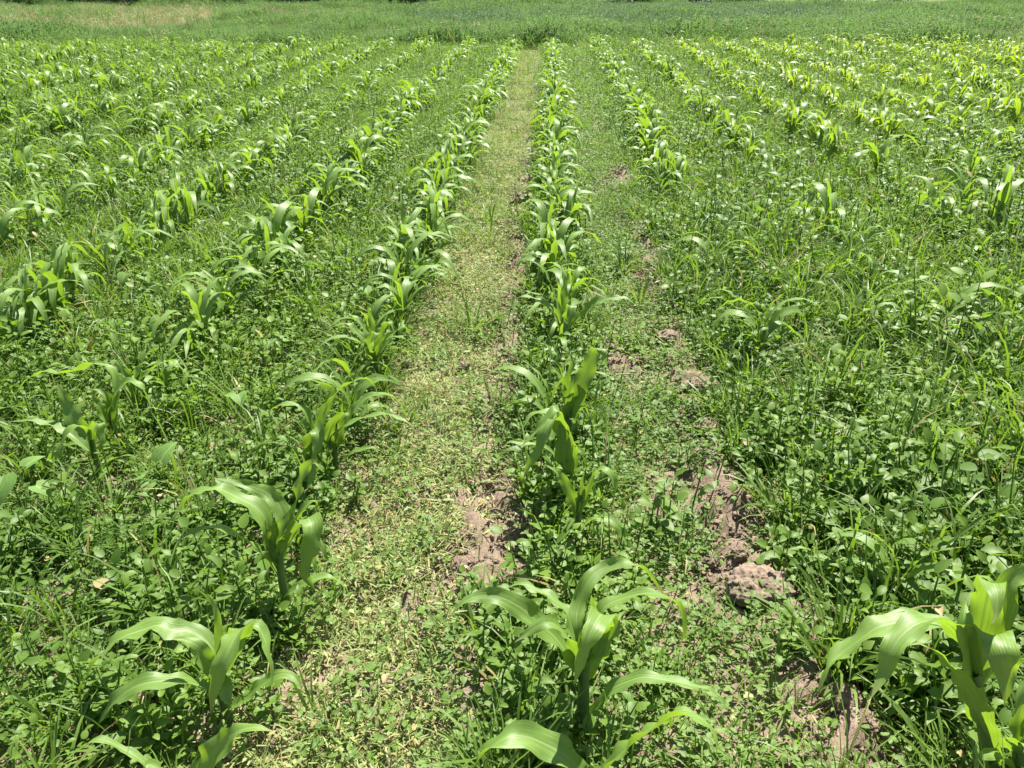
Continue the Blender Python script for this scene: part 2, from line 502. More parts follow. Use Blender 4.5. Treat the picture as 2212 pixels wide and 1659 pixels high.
# ------------------------------------------------------------------ scattered cover
def scatter(name, protos, P, rot, scl, idx, label, cat):
    """one stuff object: points that carry instances of the prototypes"""
    col = bpy.data.collections.new(name + '_prototypes')
    for i, pm in enumerate(protos):
        col.objects.link(bpy.data.objects.new('%s_proto_%02d' % (name, i), pm))
    me = bpy.data.meshes.new(name)
    n = len(P)
    me.vertices.add(n); me.vertices.foreach_set('co', np.asarray(P, np.float32).ravel())
    a = me.attributes.new('rot', 'FLOAT_VECTOR', 'POINT'); a.data.foreach_set('vector', np.asarray(rot, np.float32).ravel())
    a = me.attributes.new('scl', 'FLOAT', 'POINT'); a.data.foreach_set('value', np.asarray(scl, np.float32).ravel())
    a = me.attributes.new('idx', 'INT', 'POINT'); a.data.foreach_set('value', np.asarray(idx, np.int32).ravel())
    o = bpy.data.objects.new(name, me); C.objects.link(o)
    ng = bpy.data.node_groups.new(name, 'GeometryNodeTree')
    ng.interface.new_socket('Geometry', in_out='INPUT', socket_type='NodeSocketGeometry')
    ng.interface.new_socket('Geometry', in_out='OUTPUT', socket_type='NodeSocketGeometry')
    gi = ng.nodes.new('NodeGroupInput'); go = ng.nodes.new('NodeGroupOutput')
    ci = ng.nodes.new('GeometryNodeCollectionInfo')
    ci.inputs['Collection'].default_value = col
    ci.inputs['Separate Children'].default_value = True
    ci.inputs['Reset Children'].default_value = True
    ip = ng.nodes.new('GeometryNodeInstanceOnPoints')
    ip.inputs['Pick Instance'].default_value = True

    def na(nm, dt):
        q = ng.nodes.new('GeometryNodeInputNamedAttribute'); q.data_type = dt
        q.inputs['Name'].default_value = nm
        return [s for s in q.outputs if s.enabled and s.name == 'Attribute'][0]
    er = ng.nodes.new('FunctionNodeEulerToRotation')
    L = ng.links.new
    L(na('rot', 'FLOAT_VECTOR'), er.inputs[0])
    L(er.outputs[0], ip.inputs['Rotation'])
    L(na('scl', 'FLOAT'), ip.inputs['Scale'])
    L(na('idx', 'INT'), ip.inputs['Instance Index'])
    L(gi.outputs[0], ip.inputs['Points'])
    L(ci.outputs[0], ip.inputs['Instance'])
    L(ip.outputs[0], go.inputs[0])
    md = o.modifiers.new('scatter', 'NODES'); md.node_group = ng
    tag(o, label, cat, kind='stuff')
    return o


SHAPES = {'rhomb': ([0, .14, .32, .5, .72, .88, 1], [.06, .35, .95, .82, .48, .25, .02]),
          'oval': ([0, .12, .35, .65, .88, 1], [.15, .7, 1, .9, .5, .04]),
          'round': ([0, .2, .5, .8, 1], [.3, .9, 1, .75, .1]),
          'lance': ([0, .2, .45, .75, 1], [.2, .9, 1, .6, .02]),
          'tooth': ([0, .1, .2, .3, .4, .5, .6, .7, .8, .9, 1], [.1, .5, .95, .78, 1.05, .78, .85, .55, .55, .3, .02]),
          'heart': ([-.16, 0, .2, .4, .6, .8, 1], [.55, .95, 1.0, .86, .62, .34, .02])}


def leaf(mb, base, az, el, L, W, shape='rhomb', fold=.25, droop=.6, roll=0, rnd=None, nu=2):
    ts, ws = SHAPES[shape]
    ts = np.array(ts); ws = np.array(ws)
    rnd = random.random() if rnd is None else rnd
    d = np.array((math.cos(az), math.sin(az), 0.)); up = np.array((0, 0, 1.))
    ang = el - droop * np.clip(ts, 0, 1)
    P = np.zeros((len(ts), 3)); p = np.array(base, float)
    if ts[0] < 0:
        p = p + (d * math.cos(el) + up * math.sin(el)) * L * ts[0]
    prev = ts[0]
    for i, t in enumerate(ts):
        p = p + (d * math.cos(ang[i]) + up * math.sin(ang[i])) * L * (t - prev)
        P[i] = p; prev = t
    T = np.stack([d * math.cos(a) + up * math.sin(a) for a in ang])
    S0 = np.array((-d[1], d[0], 0.))
    S = np.repeat(S0[None], len(ts), 0); N = np.cross(T, S)
    ca, sa = math.cos(roll), math.sin(roll)
    S, N = S * ca + N * sa, N * ca - S * sa
    u = np.linspace(-1, 1, nu + 1)
    G = np.zeros((len(ts), nu + 1, 3)); A = np.zeros_like(G)
    for j, uu in enumerate(u):
        notch = 0
        if shape == 'heart':
            notch = (1 - abs(uu)) * np.where(ts < 0, .16 * L, 0)
        G[:, j] = P + S * (uu * ws * W / 2)[:, None] + N * (fold * abs(uu) * ws * W / 2)[:, None]
        if shape == 'heart':
            G[:, j] += T * np.asarray(notch)[:, None]
        A[:, j, 0] = uu; A[:, j, 1] = ts; A[:, j, 2] = rnd
    mb.grid(G, A)


def grass(mb, base, az, el, L, W, droop, rnd=None, n=6, twist=0.):
    rnd = random.random() if rnd is None else rnd
    t = np.linspace(0, 1, n)
    ang = el - droop * t ** 1.4
    d = np.array((math.cos(az), math.sin(az), 0.)); up = np.array((0, 0, 1.))
    T = np.cos(ang)[:, None] * d + np.sin(ang)[:, None] * up
    P = np.array(base) + np.vstack([[0, 0, 0], np.cumsum(T[:-1], 0)]) * L / (n - 1)
    S0 = np.array((-d[1], d[0], 0.))
    N = np.cross(T, S0[None])
    a = twist * t
    S = S0[None] * np.cos(a)[:, None] + N * np.sin(a)[:, None]
    ws = np.minimum(1, .6 + t * 1.5) * (1 - t ** 2.2) + .03
    G = np.stack([P - S * (ws * W / 2)[:, None], P + S * (ws * W / 2)[:, None]], 1)
    A = np.zeros_like(G); A[:, 0, 0] = -1; A[:, 1, 0] = 1; A[:, :, 1] = t[:, None]; A[:, :, 2] = rnd
    mb.grid(G, A)


U = random.uniform


def broad_clump(h=.10, n=20, L=.035, shape='rhomb', spread=.05):
    mb = MB()
    ns = random.randint(2, 4)
    for s in range(ns):
        bx, by = U(-spread, spread), U(-spread, spread)
        hh = h * U(.6, 1.15)
        tx, ty = bx + U(-.03, .03), by + U(-.03, .03)
        ps = np.array([(bx, by, -.01), ((bx + tx) / 2 + U(-.006, .006), (by + ty) / 2, hh * .5), (tx, ty, hh)])
        tube(mb, ps, [.0022, .0018, .001], 4)
        k = n // ns
        az = U(0, 6.28)
        for i in range(k):
            f = (i + .7) / k
            p = ps[0] * (1 - f) + ps[2] * f
            az += 2.4 + U(-.4, .4)
            l = L * U(.65, 1.2) * (1.1 - .45 * f)
            d = np.array((math.cos(az), math.sin(az), .5)) * l * .45
            leaf(mb, p + d, az, U(-.1, .7) + .35 * f, l, l * U(.55, .8), shape, U(.1, .4), U(.2, .9), U(-.3, .3))
    return mb


def clover_clump(n=34, r=.075, hmin=.006, hmax=.06, Ls=.010):
    mb = MB()
    for i in range(n):
        a, q = U(0, 6.28), r * math.sqrt(random.random())
        p = (q * math.cos(a), q * math.sin(a), U(hmin, hmax))
        kk = random.random()
        if kk < .42:
            grass(mb, p, a, U(.4, 1.4), U(.03, .07), U(.002, .0045), U(.3, 1.6), n=4, twist=U(-1, 1))
        elif kk < .62:
            az = U(0, 6.28); rn = random.random()
            for k in range(3):
                leaf(mb, p, az + k * 2.094 + U(-.1, .1), U(-.1, .35), Ls * U(.8, 1.3), Ls * U(.8, 1.1), 'round', .2, .2, U(-.2, .2), rn)
        else:
            leaf(mb, p, U(0, 6.28), U(-.1, .6), Ls * U(1.1, 2.1), Ls * U(.8, 1.2), random.choice(['oval', 'lance', 'rhomb']), .25, .5, U(-.4, .4))
    return mb


def grass_clump(n=18, L=.17, W=.006, r=.03, lean=1.25, droop=1.7):
    mb = MB()
    for i in range(n):
        a, q = U(0, 6.28), r * math.sqrt(random.random())
        grass(mb, (q * math.cos(a), q * math.sin(a), -.005), a + U(-.9, .9), U(lean - .45, lean + .2), L * U(.5, 1.2), W * U(.6, 1.3),
              U(droop * .4, droop * 1.2), twist=U(-1.2, 1.2))
    return mb


def mown_clump(n=55, r=.09, L=.030, W=.0035):
    mb = MB()
    for i in range(n):
        a, q = U(0, 6.28), r * math.sqrt(random.random())
        p = (q * math.cos(a), q * math.sin(a), U(0, .012))
        k = random.random()
        if k < .5:
            grass(mb, p, U(0, 6.28), U(.3, 1.4), L * U(.5, 1.3), W * U(.6, 1.4), U(0, 1.0), n=4, twist=U(-1, 1))
        elif k < .90:
            grass(mb, (p[0], p[1], U(.004, .02)), U(0, 6.28), U(-.15, .3), L * U(.5, 1.6), W * U(.6, 1.6), U(-.1, .4), n=3, twist=U(-1, 1))
        else:
            leaf(mb, (p[0], p[1], U(.004, .022)), U(0, 6.28), U(-.1, .6), U(.009, .020), U(.006, .012), random.choice(['oval', 'round', 'rhomb']), .2, .4, U(-.5, .5))
    return mb


def meadow_clump(n=60, r=.22, L=.34, W=.010):
    mb = MB()
    for i in range(n):
        a, q = U(0, 6.28), r * math.sqrt(random.random())
        grass(mb, (q * math.cos(a), q * math.sin(a), -.01), U(0, 6.28), U(.9, 1.5), L * U(.4, 1.15), W * U(.6, 1.5), U(.3, 1.6), n=4, twist=U(-1, 1))
    for i in range(n // 4):
        a, q = U(0, 6.28), r * math.sqrt(random.random())
        leaf(mb, (q * math.cos(a), q * math.sin(a), U(.08, .3)), U(0, 6.28), U(-.2, .7), U(.03, .06), U(.02, .035), 'oval', .2, .5)
    return mb


p_broad = [broad_clump(U(.09, .19), random.randint(20, 34), U(.020, .042), s).mesh('leafy_weed', M_broad)
           for s in ('rhomb', 'tooth', 'oval', 'rhomb', 'tooth', 'lance', 'rhomb', 'oval')]
p_clover = [clover_clump(random.randint(30, 42)).mesh('clover_patch', M_clover) for i in range(6)]
p_grass = [grass_clump(random.randint(14, 24), U(.16, .28), U(.005, .009), lean=1.35).mesh('grass_tuft', M_grass) for i in range(7)]
p_mown = [mown_clump().mesh('mown_turf', M_mown) for i in range(6)]
p_meadow = [meadow_clump().mesh('meadow_tuft', M_meadow) for i in range(6)]
p_blue = [meadow_clump(46, .2, .34, .014).mesh('blue_green_tuft', M_bluecrop) for i in range(4)]
p_straw = [meadow_clump(26, .14, .45, .006).mesh('straw_tuft', M_straw) for i in range(4)]
p_clip = [mown_clump(30, .10, .035, .003).mesh('clippings', M_straw) for i in range(3)]


def frustum_points(n_per_m2, y0, y1, margin=.5):
    """random ground points in and a little around the field of view"""
    A = (y1 - y0) * 2 * (.78 * y1 + 1.2)
    n = int(n_per_m2 * A)
    y = rng.uniform(y0, y1, n); x = rng.uniform(-1, 1, n) * (.78 * y1 + 1.2)
    xc = -.044 * y
    k = np.abs(x - xc) < .70 * y + margin + .35
    return x[k], y[k]


def zones(x, y):
    """weights of the strips of ground cover"""
    wv = .05 * np.sin(y * 1.7) + .08 * (vnoise(x * 3, y * 3, 21) - .5)
    left = sstep(-.67, -.61, x + wv * .6) * (1 - sstep(-.15, -.10, x + wv * .5)) * (1 - sstep(15.5, 16.5, y))
    right = sstep(.14, .20, x + wv) * (1 - sstep(.58, .66, x + wv)) * (1 - sstep(15.5, 16.5, y))
    return left, right


def put(name, protos, x, y, keep, smin, smax, label, cat, tilt=.12, sizef=None):
    k = rng.random(len(x)) < keep
    x, y = x[k], y[k]
    z = gz(x, y)
    n = len(x)
    s = rng.uniform(smin, smax, n)
    if sizef is not None:
        s = s * sizef(x, y)
    rot = np.stack([rng.normal(0, tilt, n), rng.normal(0, tilt, n), rng.uniform(0, 6.28, n)], 1)
    return scatter(name, protos, np.stack([x, y, z], 1), rot, s, rng.integers(0, len(protos), n), label, cat)


FIELD_END = 16.2


def yend(x):
    return FIELD_END + .10 * x + .5 * (vnoise(x * .8, x * 0 + 3, 12) - .5)


# leafy weeds
x, y = frustum_points(150, .7, 17.5)
l, r = zones(x, y); s = soil_mask(x, y)
patch = fbm(x * .7, y * .7, 50, 3)
keep = (1 - l) * (1 - .93 * r) * (1 - s) * (.45 + .9 * sstep(.35, .6, patch)) * (1 - .55 * sstep(4, 9, y))
put('leafy_weeds', p_broad, x, y, keep, .6, 1.35, 'dark green toothed leafy weeds filling the ground between the corn rows', 'weeds',
    sizef=lambda x, y: (.75 + .55 * fbm(x * 1.3, y * 1.3, 61, 2)) * (1 + .5 * sstep(.6, 1.2, x) * (1 - .5 * sstep(4, 8, y)) + .1 * sstep(-.6, -1.2, x)))
x, y = frustum_points(170, 1.3, 16)
band = np.exp(-((x - .06 + .03 * np.sin(y * 2.3)) / .12) ** 2) + .9 * np.exp(-((x + .79) / .11) ** 2) + .9 * np.exp(-((x - .85) / .16) ** 2)
put('row_weeds', p_broad, x, y, np.clip(band, 0, 1) * (1 - .9 * soil_mask(x, y)), .75, 1.45, 'dark bushy leafy weeds crowding the foot of the centre corn rows', 'weeds')
# low ground cover
x, y = frustum_points(400, .7, 9)
l, r = zones(x, y); s = soil_mask(x, y)
keep = (1 - .75 * l) * (1 - .97 * s) * (.75 + .25 * r)
put('clover_cover', p_clover, x, y, keep, .7, 1.3, 'low clover and seedlings carpeting the soil between the rows', 'ground cover')
x, y = frustum_points(150, 9, 17.8)
l, r = zones(x, y)
put('distant_clover_cover', p_clover, x, y, (1 - .88 * l) * .9, 1.2, 2.0, 'low green cover between the far ends of the corn rows', 'ground cover')
# grass among the weeds
x, y = frustum_points(190, .7, 17.5)
l, r = zones(x, y); s = soil_mask(x, y)
patch = fbm(x * .6 + 9, y * .6, 80, 3)
dens = .46 + .7 * sstep(.42, .62, patch) + .5 * sstep(3.0, 6, y)
dens = dens * (.75 + .25 * sstep(1.7, 3.0, y + .25 * np.abs(x)))
keep = (1 - .985 * l) * (1 - .985 * r) * (1 - s) * np.clip(dens, 0, 1)
put('weed_grass', p_grass, x, y, keep, .6, 1.2, 'arching green grass blades growing through the weeds', 'grass',
    sizef=lambda x, y: (1 + .25 * sstep(.6, 1.3, x)) * (1 - .28 * sstep(3.5, 7, y)))
# mown strips
x, y = frustum_points(480, .7, 17)
l, r = zones(x, y); s = soil_mask(x, y)
keep = np.maximum(l, .06 * r) * (1 - .9 * s) * (1 - .3 * sstep(6, 12, y))
put('mown_grass', p_mown, x, y, keep, .8, 1.35, 'pale mown grass along the strip left of the centre row', 'grass')
x, y = frustum_points(50, .7, 9)
l, r = zones(x, y); s = soil_mask(x, y)
put('grass_clippings', p_clip, x, y, np.maximum(l * .8, .08) * (1 - .5 * s), .7, 1.2, 'dry straw coloured clippings lying on the mown strip', 'clippings')
# meadow beyond the corn
nm = 60000
y = rng.uniform(16.3, 33.5, nm) ; x = rng.uniform(-27, 25, nm)
k = np.abs(x + .044 * y) < .70 * y + 1.5
x, y = x[k], y[k]
tan = sstep(-5, -8.5, x) * sstep(18.6, 19.8, y) * (1 - sstep(27, 30, y)) * (.95 + .5 * fbm(x * .4, y * .6, 91, 2))
tan = np.clip(tan * sstep(.36, .62, fbm(x * .6 + 3, y * 1.2, 95, 3) + .18 * sstep(-7, -14, x)), 0, 1)
blue = sstep(-6, -2, x) * (1 - sstep(9, 13, x)) * sstep(21.5, 23, y) * (1 - sstep(29, 31, y))
beyond = y > yend(x) - .3
meadow_keep = beyond * (1 - .95 * tan) * (1 - .8 * blue)
sz = lambda x, y: (.6 + .8 * sstep(.3, .7, fbm(x * .45, y * .45, 99, 3))) * (1 + .45 * (1 - sstep(17, 19, y)) * sstep(.4, .65, fbm(x * 1.1, y * 1.1, 140, 2)))
put('meadow_grass', p_meadow, x, y, meadow_keep * .62, .6, 1.05, 'uneven green meadow grass beyond the end of the corn rows', 'meadow', sizef=sz)
put('blue_green_crop', p_blue, x, y, beyond * blue * .55, .6, 1.0, 'blue green young crop band across the far meadow', 'crop')
fray = fbm(x * .8, y * 1.2, 120, 3)
sk = beyond * np.clip(.25 * tan + .9 * sstep(.58, .72, fray) * (1 - sstep(17.5, 21, y)) * sstep(-9, -5, x) * .5, 0, 1)
put('dry_grass', p_straw, x, y, sk * .5, .5, 1.0, 'straw coloured dry grass at the edge of the meadow', 'dry grass')

# ------------------------------------------------------------------ corn plants
def corn_leaves(rs, size=1.0, nl=7, nseg=14, nu=4):
    """procedural young corn: returns list of (P, W, s0) for the leaves and the stalk line"""
    out = []
    az0 = rs.uniform(0, math.pi)
    H = .17 * size
    lean = np.array((rs.uniform(-.03, .03), rs.uniform(-.03, .03), 0))
    for i in range(nl):
        f = i / (nl - 1)
        az = az0 + (math.pi if i % 2 else 0) + rs.uniform(-.45, .45)
        z0 = H * (.22 + .78 * f)
        L = size * (.20 + .22 * math.sin(math.pi * (.15 + .62 * f))) * rs.uniform(.85, 1.15)
        W = size * (.024 + .019 * math.sin(math.pi * (.1 + .65 * f))) * rs.uniform(.9, 1.15)
        e0 = 1.05 + .35 * f + rs.uniform(-.08, .08)
        dr = (2.9 - 1.05 * f) * rs.uniform(.75, 1.2)
        if i == nl - 1:
            dr *= .45; L *= .8; W *= .6
        t = np.linspace(0, 1, nseg)
        ang = e0 - dr * sstep(.05, .95, t)
        d = np.array((math.cos(az), math.sin(az), 0.)); up = np.array((0, 0, 1.))
        side = np.array((-d[1], d[0], 0.))
        sw = rs.uniform(-.5, .5)
        dd = d[None] * np.cos(sw * t)[:, None] + side[None] * np.sin(sw * t)[:, None]
        T = np.cos(ang)[:, None] * dd + np.sin(ang)[:, None] * up
        P = np.array((0, 0, z0)) + lean * (z0 / H) + np.vstack([[0, 0, 0], np.cumsum(T[:-1], 0)]) * L / (nseg - 1)
        out.append((P, W, side * (1 if True else -1), rs.uniform(-25, 25), rs.uniform(0, 22)))
    st = np.array([(0, 0, -.02), lean * .4 + (0, 0, H * .4), lean + (0, 0, H * 1.05)])
    return out, st


def corn_parts(seed, size=1., nl=7, nseg=14, nu=4):
    rs = random.Random(seed)
    lv, st = corn_leaves(rs, size, nl, nseg, nu)
    parts = []
    mb = MB(); P, _ = catmull(st, 7)
    tube(mb, P, np.linspace(.0115, .006, 7) * size, 7)
    parts.append(('stalk', mb, M_stalk))
    for (P, W, s, roll, tw) in lv:
        mb = MB(); blade(mb, P, W, s, nu, roll, tw, .0045 * size, rs=rs)
        parts.append(('leaf', mb, M_corn))
    return parts


NV = 14
variants = []
for i in range(NV):
    pr = corn_parts(100 + i, 1.0, 6 + (i % 3))
    variants.append([(n, mb.mesh(n, m)) for n, mb, m in pr])
joined = []
for i in range(14):
    mbj = MB()
    for n, mb, m in corn_parts(100 + i, 1.0, 6 + (i % 3), nseg=9, nu=2):
        o = len(mbj.v); mbj.v += mb.v; mbj.a += mb.a; mbj.f += [tuple(q + o for q in f) for f in mb.f]
    joined.append(mbj.mesh('corn_plant', M_corn))

ROWX = {0: .057}
for k in range(1, 26):
    ROWX[-k] = -.69 - .755 * (k - 1)
ROWX[1] = .86
for k in range(2, 26):
    ROWX[k] = 1.57 + .72 * (k - 2)
ORD = ['', 'first', 'second', 'third', 'fourth', 'fifth', 'sixth', 'seventh', 'eighth', 'ninth', 'tenth', 'eleventh', 'twelfth',
       'thirteenth', 'fourteenth', 'fifteenth', 'sixteenth', 'seventeenth', 'eighteenth', 'nineteenth', 'twentieth'] + ['%dth' % k for k in range(21, 30)]


def nth(n):
    if n <= 20: return ORD[n]
    return '%d%s' % (n, {1: 'st', 2: 'nd', 3: 'rd'}.get(n % 10 if n % 100 not in (11, 12, 13) else 0, 'th'))


def row_name(k):
    if k == 0: return 'in the centre row'
    return '%s row %s of centre row' % (ORD[abs(k)], 'left' if k < 0 else 'right')


# --- plants traced leaf by leaf: (origin x, origin y, scale) of the enlargement, points in its pixels + metres of depth
S8 = 2212 / 2560.0


def hero(label, fr, base, stalk, leaves, rowk, stalk_r=.012):
    ox, oy, sc = fr
    cv = lambda x, y: ((ox + x / sc) * S8, (oy + y / sc) * S8)
    g = on_ground(*cv(*base))
    g[2] = gz1(g[0], g[1])
    root = empty('corn_plant', g)
    tag(root, label, 'corn plant', 'young corn plants in rows')
    rs = random.Random(int(base[0] * 7 + base[1]))
    pts = [g + np.array((0, 0, -.02))]
    for q in stalk:
        pts.append(on_plane_y(*cv(q[0], q[1]), g[1] + (q[2] if len(q) > 2 else 0)))
    P, L = catmull(pts, 9)
    mb = MB(); tube(mb, P, np.linspace(stalk_r, stalk_r * .55, 9), 9, .4)
    o = bpy.data.objects.new('stalk', mb.mesh('stalk', M_stalk, g)); C.objects.link(o); o.parent = root
    for lf in leaves:
        W, pp = lf[0], lf[1]
        opt = lf[2] if len(lf) > 2 else {}
        w3 = [on_plane_y(*cv(q[0], q[1]), g[1] + q[2]) for q in pp]
        P, L = catmull(w3, 26)
        h = P[-1] - P[0]; h[2] = 0
        k = int(len(P) * .6)
        h2 = P[k] - P[0]; h2[2] = 0
        h = h + h2
        if np.linalg.norm(h) < .01: h = np.array((1., .3, 0))
        h = norm(h)
        s = np.array((-h[1], h[0], 0.))
        s[0] += opt.get('face', .32) * (1 if s[0] > .15 else -1)
        s = norm(s)
        mb = MB()
        blade(mb, P, W * .93, s, 6, opt.get('roll', rs.uniform(-12, 12)), opt.get('twist', rs.uniform(8, 26)), opt.get('wave', .13 * W), rs=rs,
              base=opt.get('base', .5), fold0=opt.get('fold0', .5), fold1=opt.get('fold1', .20))
        o = bpy.data.objects.new('leaf', mb.mesh('leaf', M_corn, g)); C.objects.link(o); o.parent = root
    return g


F1 = (1120, 1320, 2.765); F2 = (100, 1320, 2.765); F3 = (1760, 1320, 2.765); F4 = (380, 1000, 2.765)
F5 = (1160, 840, 2.765); F6 = (0, 860, 3.456); F7 = (600, 740, 3.318); F8 = (850, 480, 2.572)
heroes = []
heroes.append((0, hero('large young corn plant in the centre foreground with broad leaves folded over its middle', F1, (930, 1400), [(935, 1200, 0), (940, 1000, 0), (945, 900, 0)], [
    (.036, [(930, 950, 0), (890, 700, .03), (900, 540, .07), (970, 370, .10), (1090, 270, .13), (1260, 240, .13), (1400, 330, .12), (1500, 480, .10)]),
    (.036, [(950, 980, 0), (1000, 760, .02), (1070, 560, .04), (1200, 490, .05), (1380, 450, .04), (1540, 490, .02), (1620, 590, 0), (1640, 700, -.02), (1600, 820, -.02)]),
    (.042, [(925, 950, 0), (880, 720, .03), (810, 560, .06), (700, 480, .08), (540, 395, .1), (440, 400, .1), (370, 440, .1)], {'wave': .007}),
    (.055, [(915, 1080, 0), (840, 900, -.01), (740, 760, 0), (620, 650, 0), (500, 550, 0), (360, 480, 0), (230, 470, 0), (110, 510, -.01), (0, 640, -.03)]),
    (.048, [(925, 1020, 0), (860, 830, -.02), (780, 700, -.03), (690, 655, -.04), (600, 690, -.05), (460, 790, -.07)]),
    (.058, [(950, 1050, 0), (1010, 780, 0), (1070, 610, -.02), (1040, 620, -.06), (980, 740, -.10), (920, 900, -.12), (872, 1090, -.13)], {'base': .7}),
    (.052, [(955, 1060, 0), (1030, 900, 0), (1110, 780, 0), (1175, 650, .01), (1200, 580, 0), (1180, 640, -.03)], {'face': 3}),
    (.030, [(950, 900, 0), (990, 700, .02), (1005, 560, .03), (990, 460, .03)]),
    (.036, [(935, 1350, 0), (1040, 1230, 0), (1140, 1110, 0), (1250, 1060, 0), (1350, 1030, 0), (1500, 1050, -.01), (1650, 1080, -.02), (1800, 1120, -.03), (1900, 1200, -.04), (2000, 1310, -.06)]),
], 0, .017)))
heroes.append((0, hero('corn plant cut off by the bottom edge at centre with two wide leaves arching sideways', F1, (980, 1960), [(985, 1850, 0), (990, 1740, 0)], [
    (.062, [(985, 1780, 0), (900, 1670, 0), (800, 1570, 0), (660, 1490, 0), (520, 1440, 0), (400, 1450, -.01), (280, 1530, -.02), (180, 1640, -.03), (120, 1740, -.04)]),
    (.066, [(995, 1800, 0), (1080, 1690, 0), (1180, 1580, 0), (1290, 1480, 0), (1440, 1380, 0), (1540, 1310, 0), (1680, 1295, 0), (1780, 1340, -.01), (1850, 1480, -.03), (1850, 1610, -.05)]),
    (.03, [(985, 1760, 0), (1000, 1660, 0), (990, 1620, .01)]),
    (.045, [(985, 1850, 0), (940, 1760, -.04), (880, 1750, -.08), (800, 1830, -.1)]),
], 0, .016)))
heroes.append((1, hero('big corn plant at the lower right corner with long glossy leaves reaching left', F3, (1980, 1900), [(1980, 1650, 0), (1930, 1300, 0), (1860, 1000, 0)], [
    (.062, [(1860, 1020, 0), (1800, 820, 0), (1720, 690, 0), (1600, 640, -.01), (1480, 660, -.02), (1360, 750, -.04), (1290, 870, -.06), (1250, 990, -.07), (1150, 1180, -.10)]),
    (.058, [(1855, 1000, .01), (1760, 780, .03), (1600, 660, .05), (1400, 650, .05), (1220, 680, .04), (1080, 770, .03), (950, 870, .02), (860, 960, 0), (770, 1200, -.03)]),
    (.036, [(1860, 950, .02), (1910, 700, .04), (1960, 450, .06), (1980, 370, .07), (1880, 330, .08), (1780, 360, .08), (1600, 440, .07)]),
    (.058, [(1865, 950, .01), (1920, 650, .02), (1970, 420, .02), (2000, 385, -.01), (2030, 480, -.04), (2020, 600, -.06), (1990, 660, -.07)]),
    (.05, [(1850, 1010, 0), (1800, 820, -.01), (1795, 640, 0), (1810, 500, .04)]),
    (.07, [(1870, 1100, 0), (1940, 850, 0), (2000, 740, -.02), (2060, 860, -.06), (2085, 1000, -.07), (2080, 1220, -.09)]),
    (.055, [(1990, 1700, 0), (1960, 1480, -.01), (1890, 1270, -.02), (1810, 1090, -.04), (1710, 970, -.05), (1600, 860, -.05), (1500, 800, -.06), (1420, 810, -.07)]),
    (.065, [(1880, 1050, .02), (2000, 700, .05), (2100, 430, .07), (2180, 320, .08), (2280, 260, .08), (2400, 290, .07)]),
    (.04, [(1985, 1500, 0), (1900, 1350, .02), (1800, 1270, .03), (1700, 1330, .02)]),
], 1, .02)))
heroes.append((1, hero('corn plant half outside the right edge beside the big corner plant', F3, (2190, 2000), [(2180, 1750, 0), (2170, 1500, 0)], [
    (.05, [(2170, 1560, 0), (2165, 1350, 0), (2210, 1180, 0), (2300, 1050, .02), (2420, 1080, .02)], {'face': 0}),
    (.04, [(2170, 1600, 0), (2120, 1500, -.02), (2100, 1470, -.04), (2180, 1480, -.06), (2280, 1560, -.08)]),
    (.035, [(2180, 1750, 0), (2080, 1600, -.02), (1980, 1560, -.03), (1890, 1600, -.05), (1870, 1700, -.07)]),
    (.05, [(2180, 1600, 0), (2260, 1350, .0), (2380, 1260, 0), (2500, 1380, -.02)]),
], 1, .018)))
heroes.append((-1, hero('young corn plant in the left foreground with one long leaf arching far left', F2, (1290, 1340), [(1280, 1200, 0), (1250, 1050, 0), (1240, 950, 0)], [
    (.054, [(1240, 1010, 0), (1190, 850, .03), (1090, 740, .05), (1000, 700, .05), (920, 715, .04), (830, 670, .04), (700, 710, .03), (560, 760, .01), (430, 870, -.01), (340, 990, -.03), (290, 1090, -.04), (245, 1220, -.05)], {'twist': 10}),
    (.042, [(1240, 1060, 0), (1150, 920, 0), (1090, 820, 0), (1000, 775, 0), (910, 770, -.01)]),
    (.048, [(1245, 1160, 0), (1100, 1090, -.02), (950, 1060, -.04), (820, 1060, -.05), (680, 1090, -.06), (560, 1160, -.07), (460, 1260, -.08), (410, 1350, -.08), (400, 1450, -.09)]),
    (.056, [(1250, 1020, 0), (1340, 800, 0), (1410, 690, -.02), (1370, 720, -.05), (1300, 850, -.09), (1240, 990, -.11), (1200, 1140, -.12), (1180, 1280, -.13)], {'base': .7}),
    (.036, [(1250, 1020, 0), (1370, 760, .02), (1480, 670, .03), (1540, 740, .02), (1570, 830, .0), (1590, 960, -.02), (1610, 1130, -.04)]),
    (.036, [(1285, 1260, 0), (1420, 1180, 0), (1520, 1090, .0), (1620, 1030, 0), (1700, 1010, 0), (1780, 1060, -.01), (1820, 1160, -.02)]),
    (.018, [(1240, 980, 0), (1235, 800, .0), (1225, 600, .01), (1180, 500, .02), (1070, 410, .02)]),
    (.04, [(1250, 1050, 0), (1270, 1120, -.04), (1290, 1200, -.06), (1330, 1220, -.07)]),
], -1, .015)))
heroes.append((-1, hero('corn plant rising from the bottom edge left of centre with one broad pale leaf', F2, (900, 1960), [(930, 1880, 0), (950, 1800, 0)], [
    (.062, [(950, 1850, 0), (1040, 1760, 0), (1130, 1650, .0), (1220, 1540, .0), (1310, 1450, 0), (1390, 1400, 0), (1490, 1380, 0), (1620, 1410, 0)]),
    (.022, [(940, 1850, 0), (760, 1650, 0), (560, 1520, .01), (400, 1460, .01), (270, 1530, 0), (120, 1650, -.02)]),
    (.04, [(940, 1840, 0), (860, 1700, 0), (760, 1640, 0), (700, 1700, -.02)]),
], -1, .014)))
